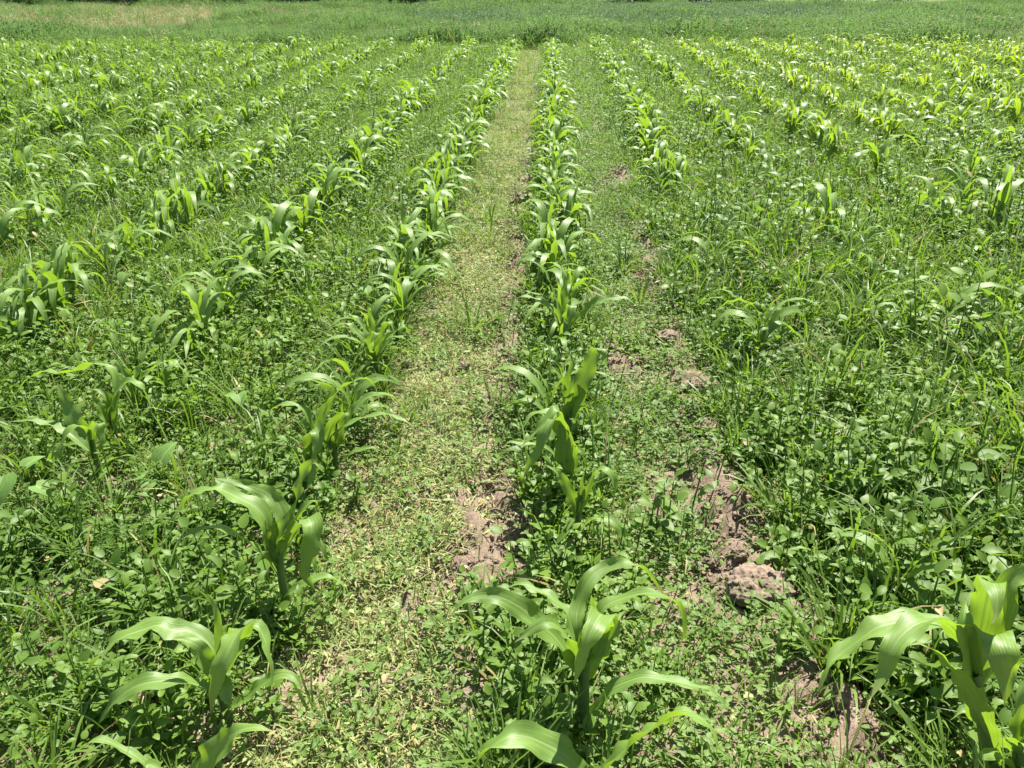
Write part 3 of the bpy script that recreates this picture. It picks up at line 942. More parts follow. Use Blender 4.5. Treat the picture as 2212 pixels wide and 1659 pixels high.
heroes.append((-1, hero('tall young corn plant left of the mown strip with pale twisted leaves', F4, (930, 1540), [(920, 1350, 0), (890, 1200, 0), (885, 1050, 0)], [
    (.052, [(880, 1180, 0), (810, 1000, .01), (780, 820, .02), (700, 730, .03), (600, 680, .03), (520, 640, .03), (440, 615, .02), (330, 630, .02), (230, 700, 0), (160, 790, -.02), (100, 890, -.03)], {'twist': 22}),
    (.042, [(890, 1080, .01), (910, 820, .04), (830, 670, .07), (720, 610, .08), (580, 570, .08), (430, 540, .08)]),
    (.042, [(885, 1250, 0), (780, 1090, 0), (660, 980, -.01), (560, 930, -.01), (450, 880, -.02), (330, 900, -.03), (230, 940, -.04), (140, 1000, -.05)]),
    (.046, [(885, 1120, 0), (890, 960, 0), (920, 850, .01), (950, 760, .02)]),
    (.058, [(890, 1080, 0), (980, 920, 0), (1070, 820, 0), (1105, 880, -.03), (1090, 1000, -.05), (1070, 1100, -.06), (1055, 1200, -.07), (1130, 1320, -.07)], {'base': .6}),
    (.052, [(890, 1050, .01), (970, 850, .03), (1010, 650, .04), (1050, 500, .05), (1110, 425, .04), (1150, 460, .02)]),
    (.032, [(920, 1360, 0), (990, 1310, 0), (1090, 1250, 0), (1220, 1230, 0), (1320, 1270, 0), (1370, 1370, -.02)]),
    (.038, [(885, 1140, 0), (800, 1010, 0), (780, 830, 0)]),
    (.03, [(895, 1000, .02), (1040, 760, .04), (1130, 700, .04), (1130, 800, .02)]),
], -1, .014)))
heroes.append((-1, hero('corn plant with a dark spoon shaped leaf, behind the tall one by the mown strip', F7, (520, 1720), [(540, 1500, 0), (570, 1300, 0)], [
    (.036, [(560, 1400, 0), (620, 1200, .01), (700, 1000, .02), (760, 860, .03), (850, 760, .03), (960, 700, .02), (1060, 690, .02), (1120, 760, 0), (1150, 860, 0), (1155, 970, -.01)]),
    (.056, [(560, 1420, 0), (590, 1200, 0), (620, 1090, 0), (650, 1150, -.03), (630, 1260, -.05), (600, 1390, -.07)], {'base': .4}),
    (.032, [(555, 1400, .01), (590, 1120, .03), (560, 980, .04), (480, 910, .04), (400, 895, .04), (300, 920, .03), (160, 1000, .02)]),
    (.046, [(540, 1520, 0), (470, 1340, 0), (400, 1220, 0), (320, 1185, 0), (230, 1200, 0), (150, 1290, -.02), (100, 1400, -.03), (40, 1540, -.05)]),
    (.05, [(545, 1600, 0), (530, 1450, 0), (570, 1370, -.02), (610, 1390, -.04), (590, 1500, -.06), (560, 1610, -.07)], {'roll': 30}),
    (.03, [(560, 1400, .03), (680, 1000, .06), (770, 800, .08), (700, 730, .09), (600, 695, .09), (500, 710, .08), (400, 780, .08)]),
], -1, .013)))
heroes.append((-1, hero('corn plant with a long drooping leaf pointing over the mown strip', F7, (795, 1490), [(790, 1350, 0), (785, 1230, 0)], [
    (.03, [(788, 1350, 0), (800, 1180, 0), (870, 1080, 0), (950, 1040, 0), (1060, 1000, 0), (1180, 980, 0), (1290, 1000, 0), (1400, 1060, -.02), (1500, 1175, -.03)]),
    (.036, [(785, 1320, 0), (730, 1220, 0), (750, 1100, 0), (800, 1010, 0), (890, 975, 0), (830, 1060, -.03)]),
    (.036, [(790, 1330, .01), (870, 1100, .04), (950, 930, .05), (1060, 840, .06), (1180, 810, .06), (1300, 860, .05), (1410, 960, .04)]),
    (.022, [(795, 1430, 0), (880, 1340, 0), (980, 1280, 0), (1100, 1260, 0), (1210, 1310, 0)]),
    (.04, [(788, 1330, 0), (720, 1150, .01), (690, 1080, .01)]),
    (.032, [(788, 1300, .0), (840, 1120, .02), (850, 960, .03), (850, 880, .03)]),
], -1, .012)))
heroes.append((-1, hero('bushy corn plant beside the left edge of the mown strip, fifth in its row', F7, (1140, 780), [(1135, 620, 0), (1120, 500, 0)], [
    (.04, [(1120, 540, 0), (1060, 400, 0), (980, 310, 0), (890, 235, 0), (810, 240, 0), (740, 275, -.01)]),
    (.036, [(1125, 540, 0), (1170, 360, 0), (1200, 240, 0), (1250, 220, -.01), (1280, 320, -.03)]),
    (.03, [(1130, 560, 0), (1200, 380, .02), (1260, 330, .02), (1340, 350, .0)]),
    (.036, [(1125, 520, .0), (1110, 330, .02), (1080, 170, .03), (1060, 80, .03)]),
    (.042, [(1120, 540, 0), (1060, 430, -.02), (1100, 330, -.03), (1130, 310, -.04), (1080, 400, -.07)]),
    (.03, [(1130, 520, .02), (1330, 260, .04), (1400, 320, .03), (1440, 440, .01)]),
    (.034, [(1120, 500, .02), (1020, 260, .04), (950, 170, .05), (860, 170, .05)]),
], -1, .012)))
heroes.append((0, hero('slim corn plant in the centre row with bare lower stalk and open top', F5, (790, 1550), [(788, 1350, 0), (795, 1180, 0), (805, 1090, 0)], [
    (.036, [(790, 1300, 0), (760, 1170, .0), (700, 1020, 0), (640, 940, 0), (560, 890, 0)], {'face': 1.5}),
    (.038, [(795, 1290, 0), (850, 1110, .0), (890, 980, 0), (950, 920, .0), (1010, 950, -.01), (1040, 1050, -.02), (1020, 1210, -.04)]),
    (.032, [(798, 1190, 0), (815, 1080, 0), (830, 950, .01)]),
    (.032, [(790, 1370, 0), (870, 1280, 0), (950, 1260, 0), (1040, 1290, -.01), (1100, 1370, -.02), (1150, 1450, -.03), (1215, 1515, -.03)]),
    (.022, [(788, 1380, 0), (730, 1350, 0), (680, 1410, -.01), (655, 1560, -.03)]),
    (.038, [(795, 1250, 0), (840, 1150, -.01), (900, 1110, -.02), (910, 1020, -.01)]),
    (.016, [(785, 1560, -.01), (720, 1560, -.03), (670, 1610, -.05)]),
], 0, .011)))
heroes.append((0, hero('corn plant in the centre row with blue green leaves drooping to the left', F5, (700, 1240), [(705, 1050, 0), (700, 850, 0), (690, 720, 0)], [
    (.05, [(695, 860, 0), (670, 680, 0), (630, 580, -.02), (570, 640, -.05), (520, 780, -.07), (450, 890, -.08), (410, 990, -.09)]),
    (.04, [(695, 830, 0), (680, 600, .01), (640, 510, .01), (560, 590, -.01), (470, 690, -.03), (380, 780, -.05)]),
    (.032, [(690, 750, .01), (640, 560, .03), (560, 520, .03), (470, 550, .02), (410, 630, 0), (390, 720, -.01)]),
    (.06, [(705, 1050, 0), (690, 850, -.02), (685, 700, -.02), (660, 560, .0)], {'face': 4}),
    (.046, [(705, 1000, 0), (745, 850, 0), (745, 720, 0), (690, 610, 0)], {'face': 3}),
    (.02, [(700, 900, .0), (560, 770, 0), (400, 740, 0), (300, 740, 0), (235, 850, -.02)]),
], 0, .014)))
heroes.append((0, hero('tall corn plant in the centre row with one broad upright blade leaning right', F5, (730, 860), [(728, 700, 0), (722, 560, 0), (720, 480, 0)], [
    (.062, [(722, 600, 0), (760, 440, 0), (830, 290, .01), (885, 160, .02), (915, 85, .02), (965, 110, .0), (985, 210, -.01)], {'face': 4, 'twist': 3}),
    (.044, [(720, 600, 0), (722, 430, -.03), (745, 330, -.03), (760, 270, -.02)], {'face': 4}),
    (.036, [(715, 560, 0), (690, 380, .0), (660, 270, 0), (605, 205, 0)]),
    (.03, [(722, 480, .01), (720, 300, .02), (760, 190, .02), (840, 155, .03)]),
    (.05, [(725, 640, 0), (780, 500, 0), (815, 400, -.01), (780, 330, -.02)], {'face': 3}),
    (.014, [(725, 640, 0), (790, 500, 0), (840, 500, 0), (868, 570, 0)]),
], 0, .014)))
heroes.append((0, hero('wide spreading corn plant in the centre row with one leaf stretched over the clover', F8, (1420, 1080), [(1425, 970, 0), (1440, 850, 0)], [
    (.042, [(1440, 920, 0), (1540, 800, 0), (1640, 710, 0), (1760, 680, 0), (1850, 690, -.01), (1930, 750, -.02)], {'roll': 15}),
    (.032, [(1435, 900, 0), (1360, 750, .0), (1260, 690, 0), (1190, 670, 0), (1110, 690, -.01)]),
    (.05, [(1438, 930, 0), (1470, 790, 0), (1490, 730, -.02), (1480, 800, -.05), (1465, 900, -.07)]),
    (.036, [(1440, 860, .02), (1440, 680, .04), (1440, 540, .06), (1400, 470, .07), (1340, 490, .07)]),
    (.03, [(1435, 850, .02), (1370, 640, .04), (1310, 500, .05), (1240, 450, .05), (1190, 485, .04)]),
    (.03, [(1440, 850, .02), (1500, 650, .04), (1560, 590, .04), (1620, 640, .03), (1700, 680, .02)]),
    (.036, [(1435, 930, 0), (1400, 800, -.02), (1370, 730, -.02)]),
    (.026, [(1440, 960, 0), (1520, 900, 0), (1570, 970, -.02)]),
], 0, .013)))
heroes.append((-2, hero('corn plant near the left edge with a broad shiny leaf leaning back', F6, (885, 1225), [(850, 1080, 0), (810, 920, 0), (790, 820, 0)], [
    (.046, [(805, 960, 0), (740, 760, 0), (660, 700, -.01), (590, 770, -.03), (530, 880, -.05), (480, 980, -.06), (455, 1150, -.07)]),
    (.036, [(805, 920, 0), (810, 740, 0), (855, 690, -.02), (870, 780, -.03), (880, 870, -.04), (850, 980, -.05)]),
    (.036, [(800, 950, .01), (660, 820, .02), (540, 740, .03), (430, 690, .04), (260, 660, .03), (90, 670, .02)]),
    (.066, [(800, 950, .02), (710, 760, .05), (640, 620, .07), (560, 470, .09), (490, 330, .10)], {'base': .3}),
    (.05, [(805, 980, 0), (780, 830, 0), (775, 680, .01)]),
    (.022, [(850, 1130, 0), (700, 1080, -.02), (550, 1060, -.02)]),
    (.022, [(850, 1130, 0), (930, 1020, 0), (1080, 965, 0), (1190, 990, 0), (1280, 1080, -.02)]),
], -2, .013)))
heroes.append((-2, hero('corn plant near the left edge whose long wavy leaf points left above its neighbours', F6, (1025, 925), [(1000, 800, 0), (970, 640, 0)], [
    (.042, [(965, 700, 0), (960, 560, 0), (1010, 420, .0), (1070, 345, .01), (1140, 320, 0), (1220, 370, -.01), (1265, 460, -.02), (1320, 600, -.04)]),
    (.032, [(962, 690, 0), (930, 480, 0), (860, 405, 0), (790, 390, 0)]),
    (.036, [(965, 680, .02), (1000, 380, .06), (960, 220, .08), (880, 175, .08), (760, 180, .08), (640, 235, .08), (500, 250, .08), (400, 235, .07), (240, 300, .06), (130, 440, .05)], {'twist': 20}),
    (.042, [(965, 750, 0), (870, 560, 0), (790, 420, 0)]),
    (.052, [(985, 830, 0), (1000, 670, -.01), (1020, 530, 0)]),
    (.026, [(1015, 900, 0), (1080, 770, 0), (1140, 700, 0), (1195, 665, 0)]),
], -2, .012)))
heroes.append((-2, hero('corn plant behind the two at the left edge, one leaf curling right', F6, (1225, 660), [(1200, 520, 0), (1180, 420, 0)], [
    (.046, [(1180, 470, 0), (1230, 290, 0), (1330, 210, -.01), (1430, 150, -.01), (1540, 180, -.02), (1650, 300, -.03)]),
    (.038, [(1180, 470, 0), (1120, 320, 0), (1060, 220, 0), (1010, 125, .01)]),
    (.04, [(1178, 480, 0), (1170, 300, .01), (1230, 170, .02), (1300, 180, .01)]),
    (.03, [(1180, 500, 0), (1080, 320, .02), (960, 240, .02), (900, 200, .02)]),
    (.03, [(1190, 540, 0), (1290, 430, 0), (1400, 470, -.02), (1460, 580, -.03)]),
], -2, .011)))

# --- the rest of the rows
plants = []    # (row, x, y, size, seed variant, yaw)


def gap(k, yy):
    """share of positions along a row that carry a plant"""
    if k == 0: return .97
    if k == -1: return .95
    if k == 1: return .30 if yy < 5.4 else .95
    if k == -2: return .9
    if k > 1: return (.40 if yy < 6.5 else .88) if k < 6 else .75
    return .86


START = {0: 3.30, -1: 3.10, -2: 3.15, 1: 2.6, -3: 2.75, 2: 3.0}
for k, X0 in ROWX.items():
    yy = START.get(k, 3.0)
    while yy < yend(np.array(X0)) - .2:
        step = random.uniform(.09, .17) if abs(k) <= 2 else random.uniform(.10, .19)
        if k in (1, 2) and yy < 5.4: step = .22
        yy += step
        if random.random() > gap(k, yy): continue
        xx = X0 + random.gauss(0, .034) + .02 * math.sin(yy * .7 + k)
        px, py, D = project((xx, yy, .15))
        if px < -260 or px > 2470: continue
        sz = random.uniform(.74, 1.05) * (1.02 - .013 * yy)
        sz *= .85 + .3 * float(vnoise(np.array([xx * .8]), np.array([yy * .8]), 44)[0])
        if random.random() < .12: sz *= .7
        if k in (1, 2) and yy < 6: sz *= .9
        plants.append([k, xx, yy, sz, random.randrange(NV), random.uniform(0, 6.28)])
# explicit ones on the thin right hand rows (pixel of the stalk foot, size)
for k, px, py, sz in ((1, 1628, 800, .66), (1, 1590, 720, .6), (2, 2010, 735, .85), (2, 1790, 525, 1.05), (2, 2140, 520, 1.15), (3, 2070, 485, 1.05),
                      (2, 1890, 405, 1.1), (3, 1700, 320, 1.1), (-2, 458, 775, 1.05), (-2, 605, 600, 1.0), (-3, 92, 735, .9), (-3, 150, 705, 1.0),
                      (1, 1770, 1262, .34)):
    g = on_ground(px, py)
    plants.append([k, g[0], g[1], sz, random.randrange(NV), random.uniform(0, 6.28)])

# smaller plants squeezed in between the traced ones
for k, X0, yl in ((0, .057, (2.42, 2.72, 2.95, 3.18, 3.38)), (-1, -.70, (1.72, 2.02, 2.38, 2.62, 2.86, 3.02)), (-2, -1.44, (2.55, 2.85, 3.05)), (1, .86, (1.55,))):
    for yy in yl:
        plants.append([k, X0 + random.gauss(0, .03), yy, random.uniform(.5, .8), random.randrange(NV), random.uniform(0, 6.28)])
hp = [(g[0], g[1]) for _, g in heroes]
plants = [p for p in plants if all((p[1] - a) ** 2 + (p[2] - b) ** 2 > .07 ** 2 for a, b in hp)]


def shown(p):
    px, py, D = project((p[1], p[2], .2))
    inside = -20 < px < 2232 and -20 < py < 1700
    return (p[3] / D) if inside else p[3] / D * .05


plants.sort(key=shown, reverse=True)
NIND = 300 - len(heroes)
single, rest = plants[:NIND], plants[NIND:]
# order along each row, counted from the camera
order = {}
for i, (k, g) in enumerate(heroes):
    order.setdefault(k, []).append((g[1], None))
for i, p in enumerate(single):
    order.setdefault(p[0], []).append((p[2], i))
label_of = {}
for k, lst in order.items():
    lst.sort(key=lambda q: q[0])
    for n, (_, i) in enumerate(lst, 1):
        if i is not None:
            label_of[i] = n
first = {}


def describe(i, p):
    k, xx, yy, sz, v, yw = p
    look = 'small' if sz < .72 else ('tall' if sz > 1.02 else 'young')
    hue = 'yellowish' if (xx > 1.4 and yy > 6.5) else 'green'
    return '%s %s corn plant, %s from the camera, %s' % (look, hue, nth(label_of[i]), row_name(k))


for i, p in enumerate(single):
    k, xx, yy, sz, v, yw = p
    px, py, D = project((xx, yy, .15))
    loc = (xx, yy, gz1(xx, yy))
    tilt = (random.gauss(0, .06), random.gauss(0, .06), yw)
    if D < 8.5:
        r0 = empty('corn_plant', loc)
        for nm, me in variants[v]:
            o = bpy.data.objects.new(nm, me); C.objects.link(o); o.parent = r0
    else:
        r0 = bpy.data.objects.new('corn_plant', joined[v]); C.objects.link(r0); r0.location = loc
    r0.rotation_euler = tilt
    r0.scale = (sz, sz, sz)
    tag(r0, describe(i, p), 'corn plant', 'young corn plants in rows')
if rest:
    P = np.array([(p[1], p[2], gz1(p[1], p[2])) for p in rest])
    rot = np.array([(random.gauss(0, .06), random.gauss(0, .06), p[5]) for p in rest])
    scatter('distant_corn', joined, P, rot, [p[3] for p in rest], rng.integers(0, len(joined), len(rest)),
            'distant young corn plants filling the far and outer rows', 'corn')

# ------------------------------------------------------------------ single weeds that stand out
def velvet(px, py, label, leaves, h=.16):
    """leaves: (azimuth deg, elevation, length, height fraction, reach)"""
    g = on_ground(px, py); g[2] = gz1(g[0], g[1])
    r0 = empty('velvetleaf_plant', g)
    tag(r0, label, 'weed', 'velvetleaf weeds among the corn')
    mb = MB(); P = np.array([(0, 0, -.02), (.004, 0, h * .5), (0, .003, h)])
    tube(mb, P, [.004, .003, .002], 6)
    o = bpy.data.objects.new('stem', mb.mesh('stem', M_stalk)); C.objects.link(o); o.parent = r0
    for (az, el, L, hf, reach) in leaves:
        az = R(az)
        mb = MB()
        b0 = np.array((0, 0, h * hf)); b1 = b0 + np.array((math.cos(az) * reach, math.sin(az) * reach, reach * .45))
        leaf(mb, b1, az, R(el), L, L * 1.04, 'heart', .22, .7, U(-.15, .15), nu=6)
        o = bpy.data.objects.new('leaf', mb.mesh('leaf', M_velvet)); C.objects.link(o); o.parent = r0
        mb = MB(); tube(mb, [b0, (b0 + b1) / 2 + (0, 0, .006), b1], [.0016, .0015, .0013], 5)
        s = bpy.data.objects.new('leaf_stem', mb.mesh('leaf_stem', M_stalk)); C.objects.link(s); s.parent = r0


velvet(62, 1150, 'large pale velvetleaf weed with a big round heart shaped leaf at the left edge',
       [(-85, -22, .092, 1.0, .03), (60, 25, .06, .9, .05), (-10, -15, .055, .7, .08), (170, 0, .05, .6, .06), (-130, -10, .045, .5, .05)], .20)
velvet(300, 660, 'velvetleaf weed with two pale heart shaped leaves behind the left edge corn',
       [(-100, -20, .065, 1.0, .04), (-20, -15, .06, .9, .06), (200, 0, .05, .7, .05)], .16)
velvet(385, 760, 'velvetleaf weed standing left of the single corn plant in the second row',
       [(-120, -20, .07, 1.0, .05), (150, 0, .06, .8, .04), (20, 5, .05, .7, .05)], .15)
velvet(525, 925, 'small velvetleaf weed with a folded leaf left of the first row corn',
       [(-60, -5, .055, 1.0, .03), (150, 10, .04, .8, .03)], .14)
velvet(355, 1080, 'velvetleaf weed with one upright pale leaf between the two left rows',
       [(60, 50, .075, 1.0, .02), (-100, 0, .045, .6, .04), (180, 0, .04, .6, .04)], .13)
velvet(600, 800, 'velvetleaf weed with round leaves just left of the first row',
       [(-90, 0, .05, 1.0, .03), (40, 0, .05, .8, .04), (200, 0, .045, .6, .04)], .14)
velvet(270, 745, 'small velvetleaf weed with hanging leaves at the left below two pale ones',
       [(-80, -25, .055, 1.0, .03), (-10, -10, .04, .8, .03)], .12)
velvet(790, 690, 'velvetleaf weed in the first left row half hidden between corn',
       [(-60, -5, .05, 1.0, .03), (100, 5, .05, .8, .03), (210, 0, .045, .7, .03)], .15)


def weed(px, py, label, h, n, L, shape, ns=3, spread=.03):
    g = on_ground(px, py); g[2] = gz1(g[0], g[1])
    r0 = empty('leafy_weed', g)
    tag(r0, label, 'weed', 'leafy weeds beside the corn')
    for s in range(ns):
        bx, by = U(-spread, spread), U(-spread, spread)
        hh = h * U(.75, 1.1)
        ps = np.array([(bx * .3, by * .3, -.01), (bx, by, hh * .5), (bx * 1.8 + U(-.02, .02), by * 1.8 + U(-.02, .02), hh)])
        mb = MB(); tube(mb, ps, [.003, .0024, .0012], 5)
        o = bpy.data.objects.new('stem', mb.mesh('stem', M_stalk)); C.objects.link(o); o.parent = r0
        az = U(0, 6.28); k = n // ns
        for i in range(k):
            f = (i + .8) / k
            q = f * 2
            p = ps[0] * (1 - q) + ps[1] * q if q < 1 else ps[1] * (2 - q) + ps[2] * (q - 1)
            az += 2.4 + U(-.4, .4)
            l = L * U(.7, 1.2) * (1.15 - .5 * f)
            mb = MB()
            leaf(mb, p + np.array((math.cos(az), math.sin(az), .4)) * l * .3, az, U(-.1, .5) + .3 * f, l, l * U(.6, .85), shape, U(.1, .3), U(.2, .8), U(-.25, .25), nu=4)
            o = bpy.data.objects.new('leaf', mb.mesh('leaf', M_broad)); C.objects.link(o); o.parent = r0


WEEDS = [(1140, 1530, 'toothed leafy weed left of the big centre foreground corn', .17, 22, .05, 'tooth'),
         (1075, 1420, 'leafy weed left of the big centre foreground corn, below the bare soil', .13, 15, .048, 'rhomb'),
         (1190, 1590, 'dark leafy weed at the foot of the big centre foreground corn', .12, 18, .05, 'tooth'),
         (1330, 1600, 'leafy weed right of the foot of the big centre foreground corn', .12, 15, .042, 'tooth'),
         (1180, 1240, 'dark bushy weed under the slim corn plant in the centre row', .18, 24, .040, 'rhomb'),
         (1145, 1080, 'dark bushy weed under the blue green corn plant', .20, 24, .042, 'tooth'),
         (1150, 940, 'feathery weed leaning over the soil left of the centre row', .14, 20, .04, 'lance'),
         (1190, 870, 'leafy weed in the centre row behind the tall upright blade', .20, 21, .04, 'rhomb'),
         (1270, 1010, 'leafy weed hard against the right side of the centre row', .14, 15, .045, 'rhomb'),
         (1170, 730, 'leafy weed in the centre row under the wide spreading corn', .20, 21, .04, 'tooth'),
         (255, 1540, 'leafy weed in the lower left corner below the long arching leaf', .16, 21, .05, 'tooth'),
         (120, 1490, 'broad leafy weed near the lower left corner, left of the arching leaf', .14, 18, .052, 'rhomb'),
         (330, 1640, 'pale toothed weed cut by the bottom edge at the left', .12, 15, .055, 'tooth'),
         (590, 1560, 'leafy weed at the foot of the left foreground corn', .11, 15, .044, 'rhomb'),
         (770, 1100, 'leafy weed at the foot of the corn beside the mown strip', .12, 15, .036, 'oval'),
         (1980, 1270, 'spreading dark weed above the corner corn plant', .19, 24, .05, 'rhomb'),
         (1850, 1380, 'leafy weed left of the corner corn plant, right of the clod', .15, 18, .042, 'tooth'),
         (1790, 1160, 'leafy weed with glossy leaves right of the bare soil patch', .16, 18, .045, 'oval'),
         (1880, 1100, 'broad leaved weed on the right halfway up, beside tall grass', .17, 18, .05, 'tooth'),
         (1930, 760, 'large weed patch plant with flat lobed leaves in the right middle', .19, 27, .05, 'tooth'),
         (2060, 900, 'leafy weed at the right among drooping grass', .16, 18, .045, 'rhomb'),
         (1760, 560, 'dark bushy weed beside the corn on the right, casting a deep shadow', .24, 30, .06, 'tooth'),
         (1690, 480, 'dark lobed weed at the right behind the bushy one', .24, 27, .06, 'tooth'),
         (2150, 1150, 'leafy weed at the right edge above the corner corn', .17, 18, .05, 'rhomb'),
         (1900, 1480, 'low round leaved weed right of the bare soil in the lower right', .09, 12, .04, 'round'),
         (1700, 1440, 'small round leaved weed left of the lower right bare soil', .08, 12, .034, 'round'),
         (560, 1060, 'leafy weed left of the tall corn plant, in its shade', .16, 18, .045, 'rhomb'),
         (300, 1270, 'leafy weed between the two left rows with pale leaves', .13, 18, .045, 'oval')]
for wv in WEEDS:
    weed(*wv)


def tuft(px, py, label, n, L, W, droop):
    g = on_ground(px, py); g[2] = gz1(g[0], g[1])
    r0 = empty('grass_tuft', g)
    tag(r0, label, 'grass tuft', 'tall grass tufts among the weeds')
    for i in range(n):
        a = U(0, 6.28); mb = MB()
        grass(mb, (math.cos(a) * U(0, .02), math.sin(a) * U(0, .02), -.01), a, U(1.0, 1.45), L * U(.6, 1.15), W * U(.7, 1.2), droop * U(.6, 1.2), n=9, twist=U(-.8, .8))
        o = bpy.data.objects.new('blade', mb.mesh('blade', M_grass)); C.objects.link(o); o.parent = r0


TUFTS = [(475, 1290, 'grass tuft with three broad blades left of the tall corn plant', 8, .20, .014, 1.6),
         (340, 1230, 'grass tuft with upright narrow blades between the left rows', 7, .22, .010, 1.0),
         (1900, 930, 'drooping grass tuft on the right above the lobed weeds', 12, .26, .010, 2.0),
         (2080, 1010, 'tall grass tuft at the right with arching blades', 12, .28, .011, 1.9),
         (1820, 850, 'grass tuft with crossing straight blades on the right', 10, .26, .009, 1.1),
         (2150, 880, 'grass tuft with wide yellow green blades near the right edge', 10, .28, .014, 1.9),
         (1790, 1290, 'young light green shoot with pointed leaves right of the clod', 6, .14, .016, 1.3),
         (1960, 1400, 'grass tuft arching over the weeds beside the corner corn', 7, .22, .011, 1.9),
         (870, 940, 'grass tuft with an arching blade at the edge of the mown strip', 7, .18, .012, 1.9),
         (1130, 1290, 'thin grass tuft at the foot of the slim centre corn', 6, .16, .008, 1.5),
         (170, 1210, 'fine grass tuft at the left below the velvetleaf', 9, .20, .008, 1.8),
         (60, 1330, 'grass tuft with two leaning blades at the left edge', 7, .24, .012, 1.3),
         (1420, 1480, 'thin grass tuft right of the big centre foreground corn', 5, .20, .008, .9),
         (1570, 660, 'grass tuft with pale seed head on the right', 9, .26, .008, 1.3),
         (480, 830, 'grass tuft right of the lone corn plant in the second left row', 10, .20, .009, 1.8)]
for tv in TUFTS:
    tuft(*tv)


# ------------------------------------------------------------------ clods, stick
def clod(px, py, label, rx, ry, rz, seed):
    g = on_ground(px, py)
    n, m = 60, 90
    th = np.linspace(.0, math.pi, n)[:, None]; ph = np.linspace(0, 2 * math.pi, m + 1)[None]
    dx = np.sin(th) * np.cos(ph); dy = np.sin(th) * np.sin(ph); dz = np.cos(th) + 0 * ph
    k = 3.1
    def n3(q, sd, oc):
        return (fbm(dx * q + 20, dy * q + 20, sd, oc) + fbm(dy * q + 50, dz * q + 50, sd + 3, oc) + fbm(dz * q + 80, dx * q + 80, sd + 5, oc)) / 3 - .5
    r = 1 + .9 * n3(1.8, seed, 2) + .8 * n3(5, seed + 9, 3) + .35 * np.abs(n3(13, seed + 19, 3)) * 2
    G = np.stack([dx * r * rx, dy * r * ry, dz * r * rz], 2)
    G[:, -1] = G[:, 0]
    mb = MB(); A = np.zeros_like(G); mb.grid(G, A)
    o = bpy.data.objects.new('soil_clod', mb.mesh('soil_clod', M_clod)); C.objects.link(o)
    o.location = (g[0], g[1], gz1(g[0], g[1]) + rz * .6)
    o.rotation_euler = (0, 0, U(0, .4))
    tag(o, label, 'clod', 'lumps of dry soil')


CL = [(1628, 1305, 'large crumbly brown clod in the clover right of centre foreground', .078, .058, .040),
      (1528, 1225, 'small dark clod up and left of the large one in the clover', .028, .022, .02),
      (1590, 1222, 'small clod directly above the large one', .028, .024, .02),
      (1050, 1245, 'angular clod in the bare soil left of the centre row', .034, .026, .026),
      (1005, 803, 'round dark clod on the mown strip', .035, .03, .028),
      (1128, 450, 'dark clod on the soil edge left of the centre row, farther up', .06, .055, .045),
      (1525, 950, 'flat pale clod alone in the clover on the right', .05, .05, .022),
      (1085, 1070, 'upright clod on the soil ridge left of the centre row', .028, .034, .022),
      (1815, 1530, 'broken clod in the lower right bare soil', .045, .035, .032),
      (1850, 1580, 'rough clod at the lower edge of the right hand bare soil', .038, .03, .028),
      (1510, 860, 'wide clod in the bare patch right of the centre row', .06, .045, .03),
      (1445, 745, 'pale clod at the top of the bare patch right of the centre row', .05, .05, .028),
      (350, 1495, 'small clod beside the weeds in the lower left', .03, .024, .022),
      (1110, 1165, 'crumbly clod with a shaded right side near the centre row', .032, .028, .022)]
for i, c in enumerate(CL):
    clod(*c, 200 + i * 7)

# small crumbs over the bare soil
def crumb(seed):
    rs = np.random.default_rng(seed)
    mb = MB()
    n, m = 5, 7
    for q in range(16):
        c = np.array((rs.uniform(-.05, .05), rs.uniform(-.05, .05), 0)); s = .0012 + .0075 * rs.random() ** 3
        th = np.linspace(0, math.pi, n)[:, None]; ph = np.linspace(0, 2 * math.pi, m + 1)[None]
        r = 1 + rs.uniform(-.35, .35, (n, m + 1)); r[:, -1] = r[:, 0]; r[0] = r[0, 0]; r[-1] = r[-1, 0]
        G = np.stack([np.sin(th) * np.cos(ph) * r * s, np.sin(th) * np.sin(ph) * r * s, (np.cos(th) + 0 * ph) * r * s * .8], 2) + c + (0, 0, s * .4)
        mb.grid(G, np.zeros_like(G))
    return mb.mesh('crumbs', M_clod, smooth=False)


x, y = frustum_points(1100, .7, 7)
s = soil_mask(x, y); l, r = zones(x, y)
put('soil_crumbs', [crumb(i) for i in range(5)], x, y, np.clip(s + .05 * l + .03, 0, 1), .5, 1.4, 'dry crumbs of soil scattered on the bare strips', 'soil')

g0, g1 = on_ground(1573, 1117), on_ground(1650, 1165)
mb = MB()
pp = np.array([g0 + (0, 0, .02), g0 * .6 + g1 * .4 + (0, .01, .035), g0 * .3 + g1 * .7 + (.0, -.006, .03), g1 + (0, 0, .015)])
for q in pp: q[2] += gz1(q[0], q[1])
P, _ = catmull(pp, 14)
tube(mb, P, .0045 + .0015 * np.sin(np.arange(14) * 1.9), 7)
st = bpy.data.objects.new('dead_stick', mb.mesh('dead_stick', M_twig, g0)); C.objects.link(st); st.location = g0
tag(st, 'short dark dead stick lying on bare soil at the right of the clover', 'stick')

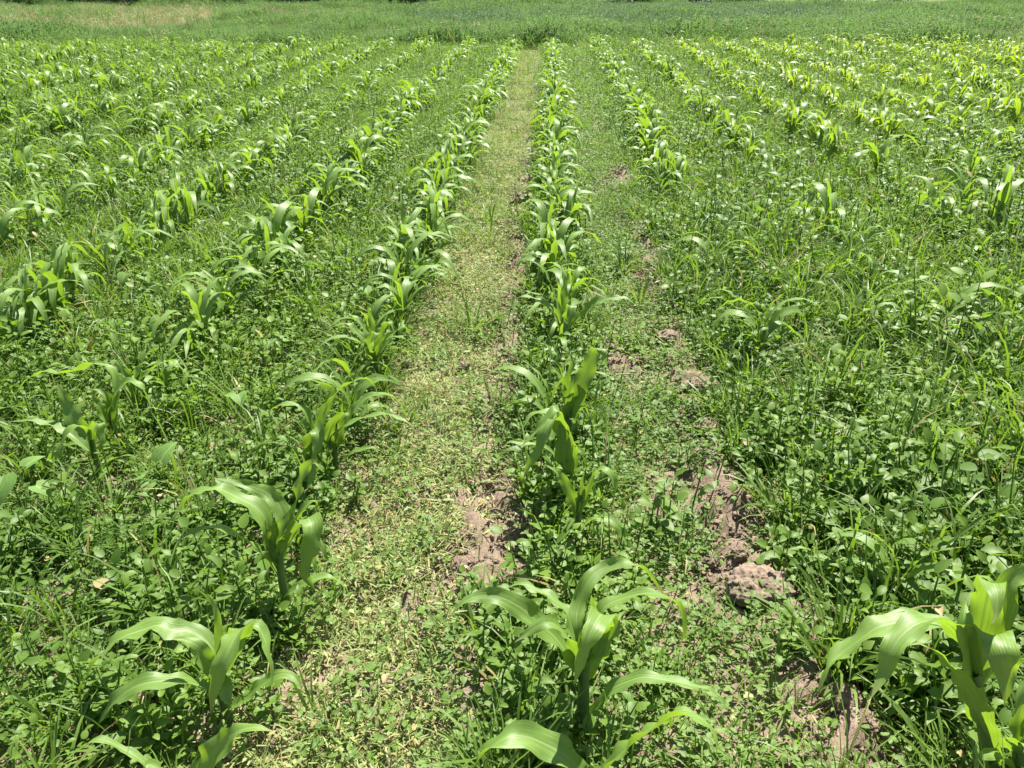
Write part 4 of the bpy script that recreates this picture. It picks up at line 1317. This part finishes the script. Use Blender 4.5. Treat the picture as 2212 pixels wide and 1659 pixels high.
# ------------------------------------------------------------------ far edge of the meadow
# standing corn crop, taller and darker, seen only at its foot
rows = []
for j, yy in enumerate(np.arange(31.0, 38, .75)):
    for xx in np.arange(-19, -3.2, .22):
        rows.append((xx + rng.normal(0, .03), yy + rng.normal(0, .04) + .02 * xx))
P = np.array([(a, b, gz1(a, b)) for a, b in rows])
n = len(P)
M_tall = leaf_material('tall_corn_leaf', (.035, .085, .035), (.06, .13, .05), (.08, .18, .03), .3, .35, .6)
tallp = []
for i in range(4):
    mbj = MB()
    for nm, mb, m in corn_parts(300 + i, 1.0, 8, nseg=9, nu=2):
        o = len(mbj.v); mbj.v += mb.v; mbj.a += mb.a; mbj.f += [tuple(q + o for q in f) for f in mb.f]
    tallp.append(mbj.mesh('tall_corn', M_tall))
scatter('standing_corn', tallp, P, np.stack([rng.normal(0, .05, n), rng.normal(0, .05, n), rng.uniform(0, 6.28, n)], 1),
        rng.uniform(2.2, 2.8, n), rng.integers(0, 4, n), 'dark stand of taller corn along the far edge of the meadow', 'corn')


def shrub(x, y, w_, h_, label):
    z = gz1(x, y)
    r0 = empty('shrub', (x, y, z))
    tag(r0, label, 'shrub', 'shrubs along the far edge of the meadow')
    mb = MB()
    for i in range(5):
        a = U(0, 6.28)
        tube(mb, [(U(-.1, .1), U(-.1, .1), -.1), (math.cos(a) * w_ * .15, math.sin(a) * w_ * .15, h_ * .4), (math.cos(a) * w_ * .3, math.sin(a) * w_ * .3, h_ * .85)],
             [.035, .025, .008], 5)
    o = bpy.data.objects.new('trunk', mb.mesh('trunk', M_bark)); C.objects.link(o); o.parent = r0
    mb = MB()
    cl = [(U(-.4, .4) * w_, U(-.3, .3) * w_, h_ * U(.15, .85), U(.18, .3) * w_) for i in range(16)]
    for (cx, cy, cz, cr) in cl:
        for j in range(90):
            d = np.random.normal(size=3); d /= np.linalg.norm(d)
            p = np.array((cx, cy, cz)) + d * cr * random.random() ** .4 * (1, 1, .8)
            if p[2] < .02: p[2] = U(.02, .2)
            leaf(mb, p, U(0, 6.28), U(-.6, .8), U(.06, .11), U(.04, .06), 'oval', .2, .4)
    o = bpy.data.objects.new('crown', mb.mesh('crown', M_darkleaf)); C.objects.link(o); o.parent = r0


for (x_, y_, w_, h_, lb) in ((-20.3, 31.6, 2.2, 1.9, 'leftmost dark shrub at the far left corner of the meadow'),
                             (-18.9, 32.2, 1.8, 1.6, 'dark shrub at the far left beside the standing corn'),
                             (2.9, 32.0, 1.7, .9, 'dark low shrub just right of centre at the top edge'),
                             (4.9, 32.2, 1.5, .8, 'second dark low shrub right of centre at the top edge'),
                             (6.8, 32.0, 1.6, .9, 'dark low shrub right of centre, rightmost of its three'),
                             (10.4, 32.9, 2.0, .9, 'thin dark shrub at the top edge toward the right'),
                             (12.6, 33.2, 1.8, .8, 'last dark shrub at the top edge toward the right')):
    shrub(x_, y_, w_, h_, lb)
# pale lane behind the shrubs
lx = np.linspace(1, 9, 60); ly = 34.4 + .02 * lx
Zl = []
for q in range(2):
    for a, b in zip(lx, ly): Zl.append((a, b + q * 3.0, gz1(a, b + q * 3.0) + .02))
me = bpy.data.meshes.new('lane'); me.from_pydata(Zl, [], [(i, i + 1, 60 + i + 1, 60 + i) for i in range(59)]); me.materials.append(M_lane)
o = bpy.data.objects.new('lane', me); C.objects.link(o); tag(o, kind='structure')
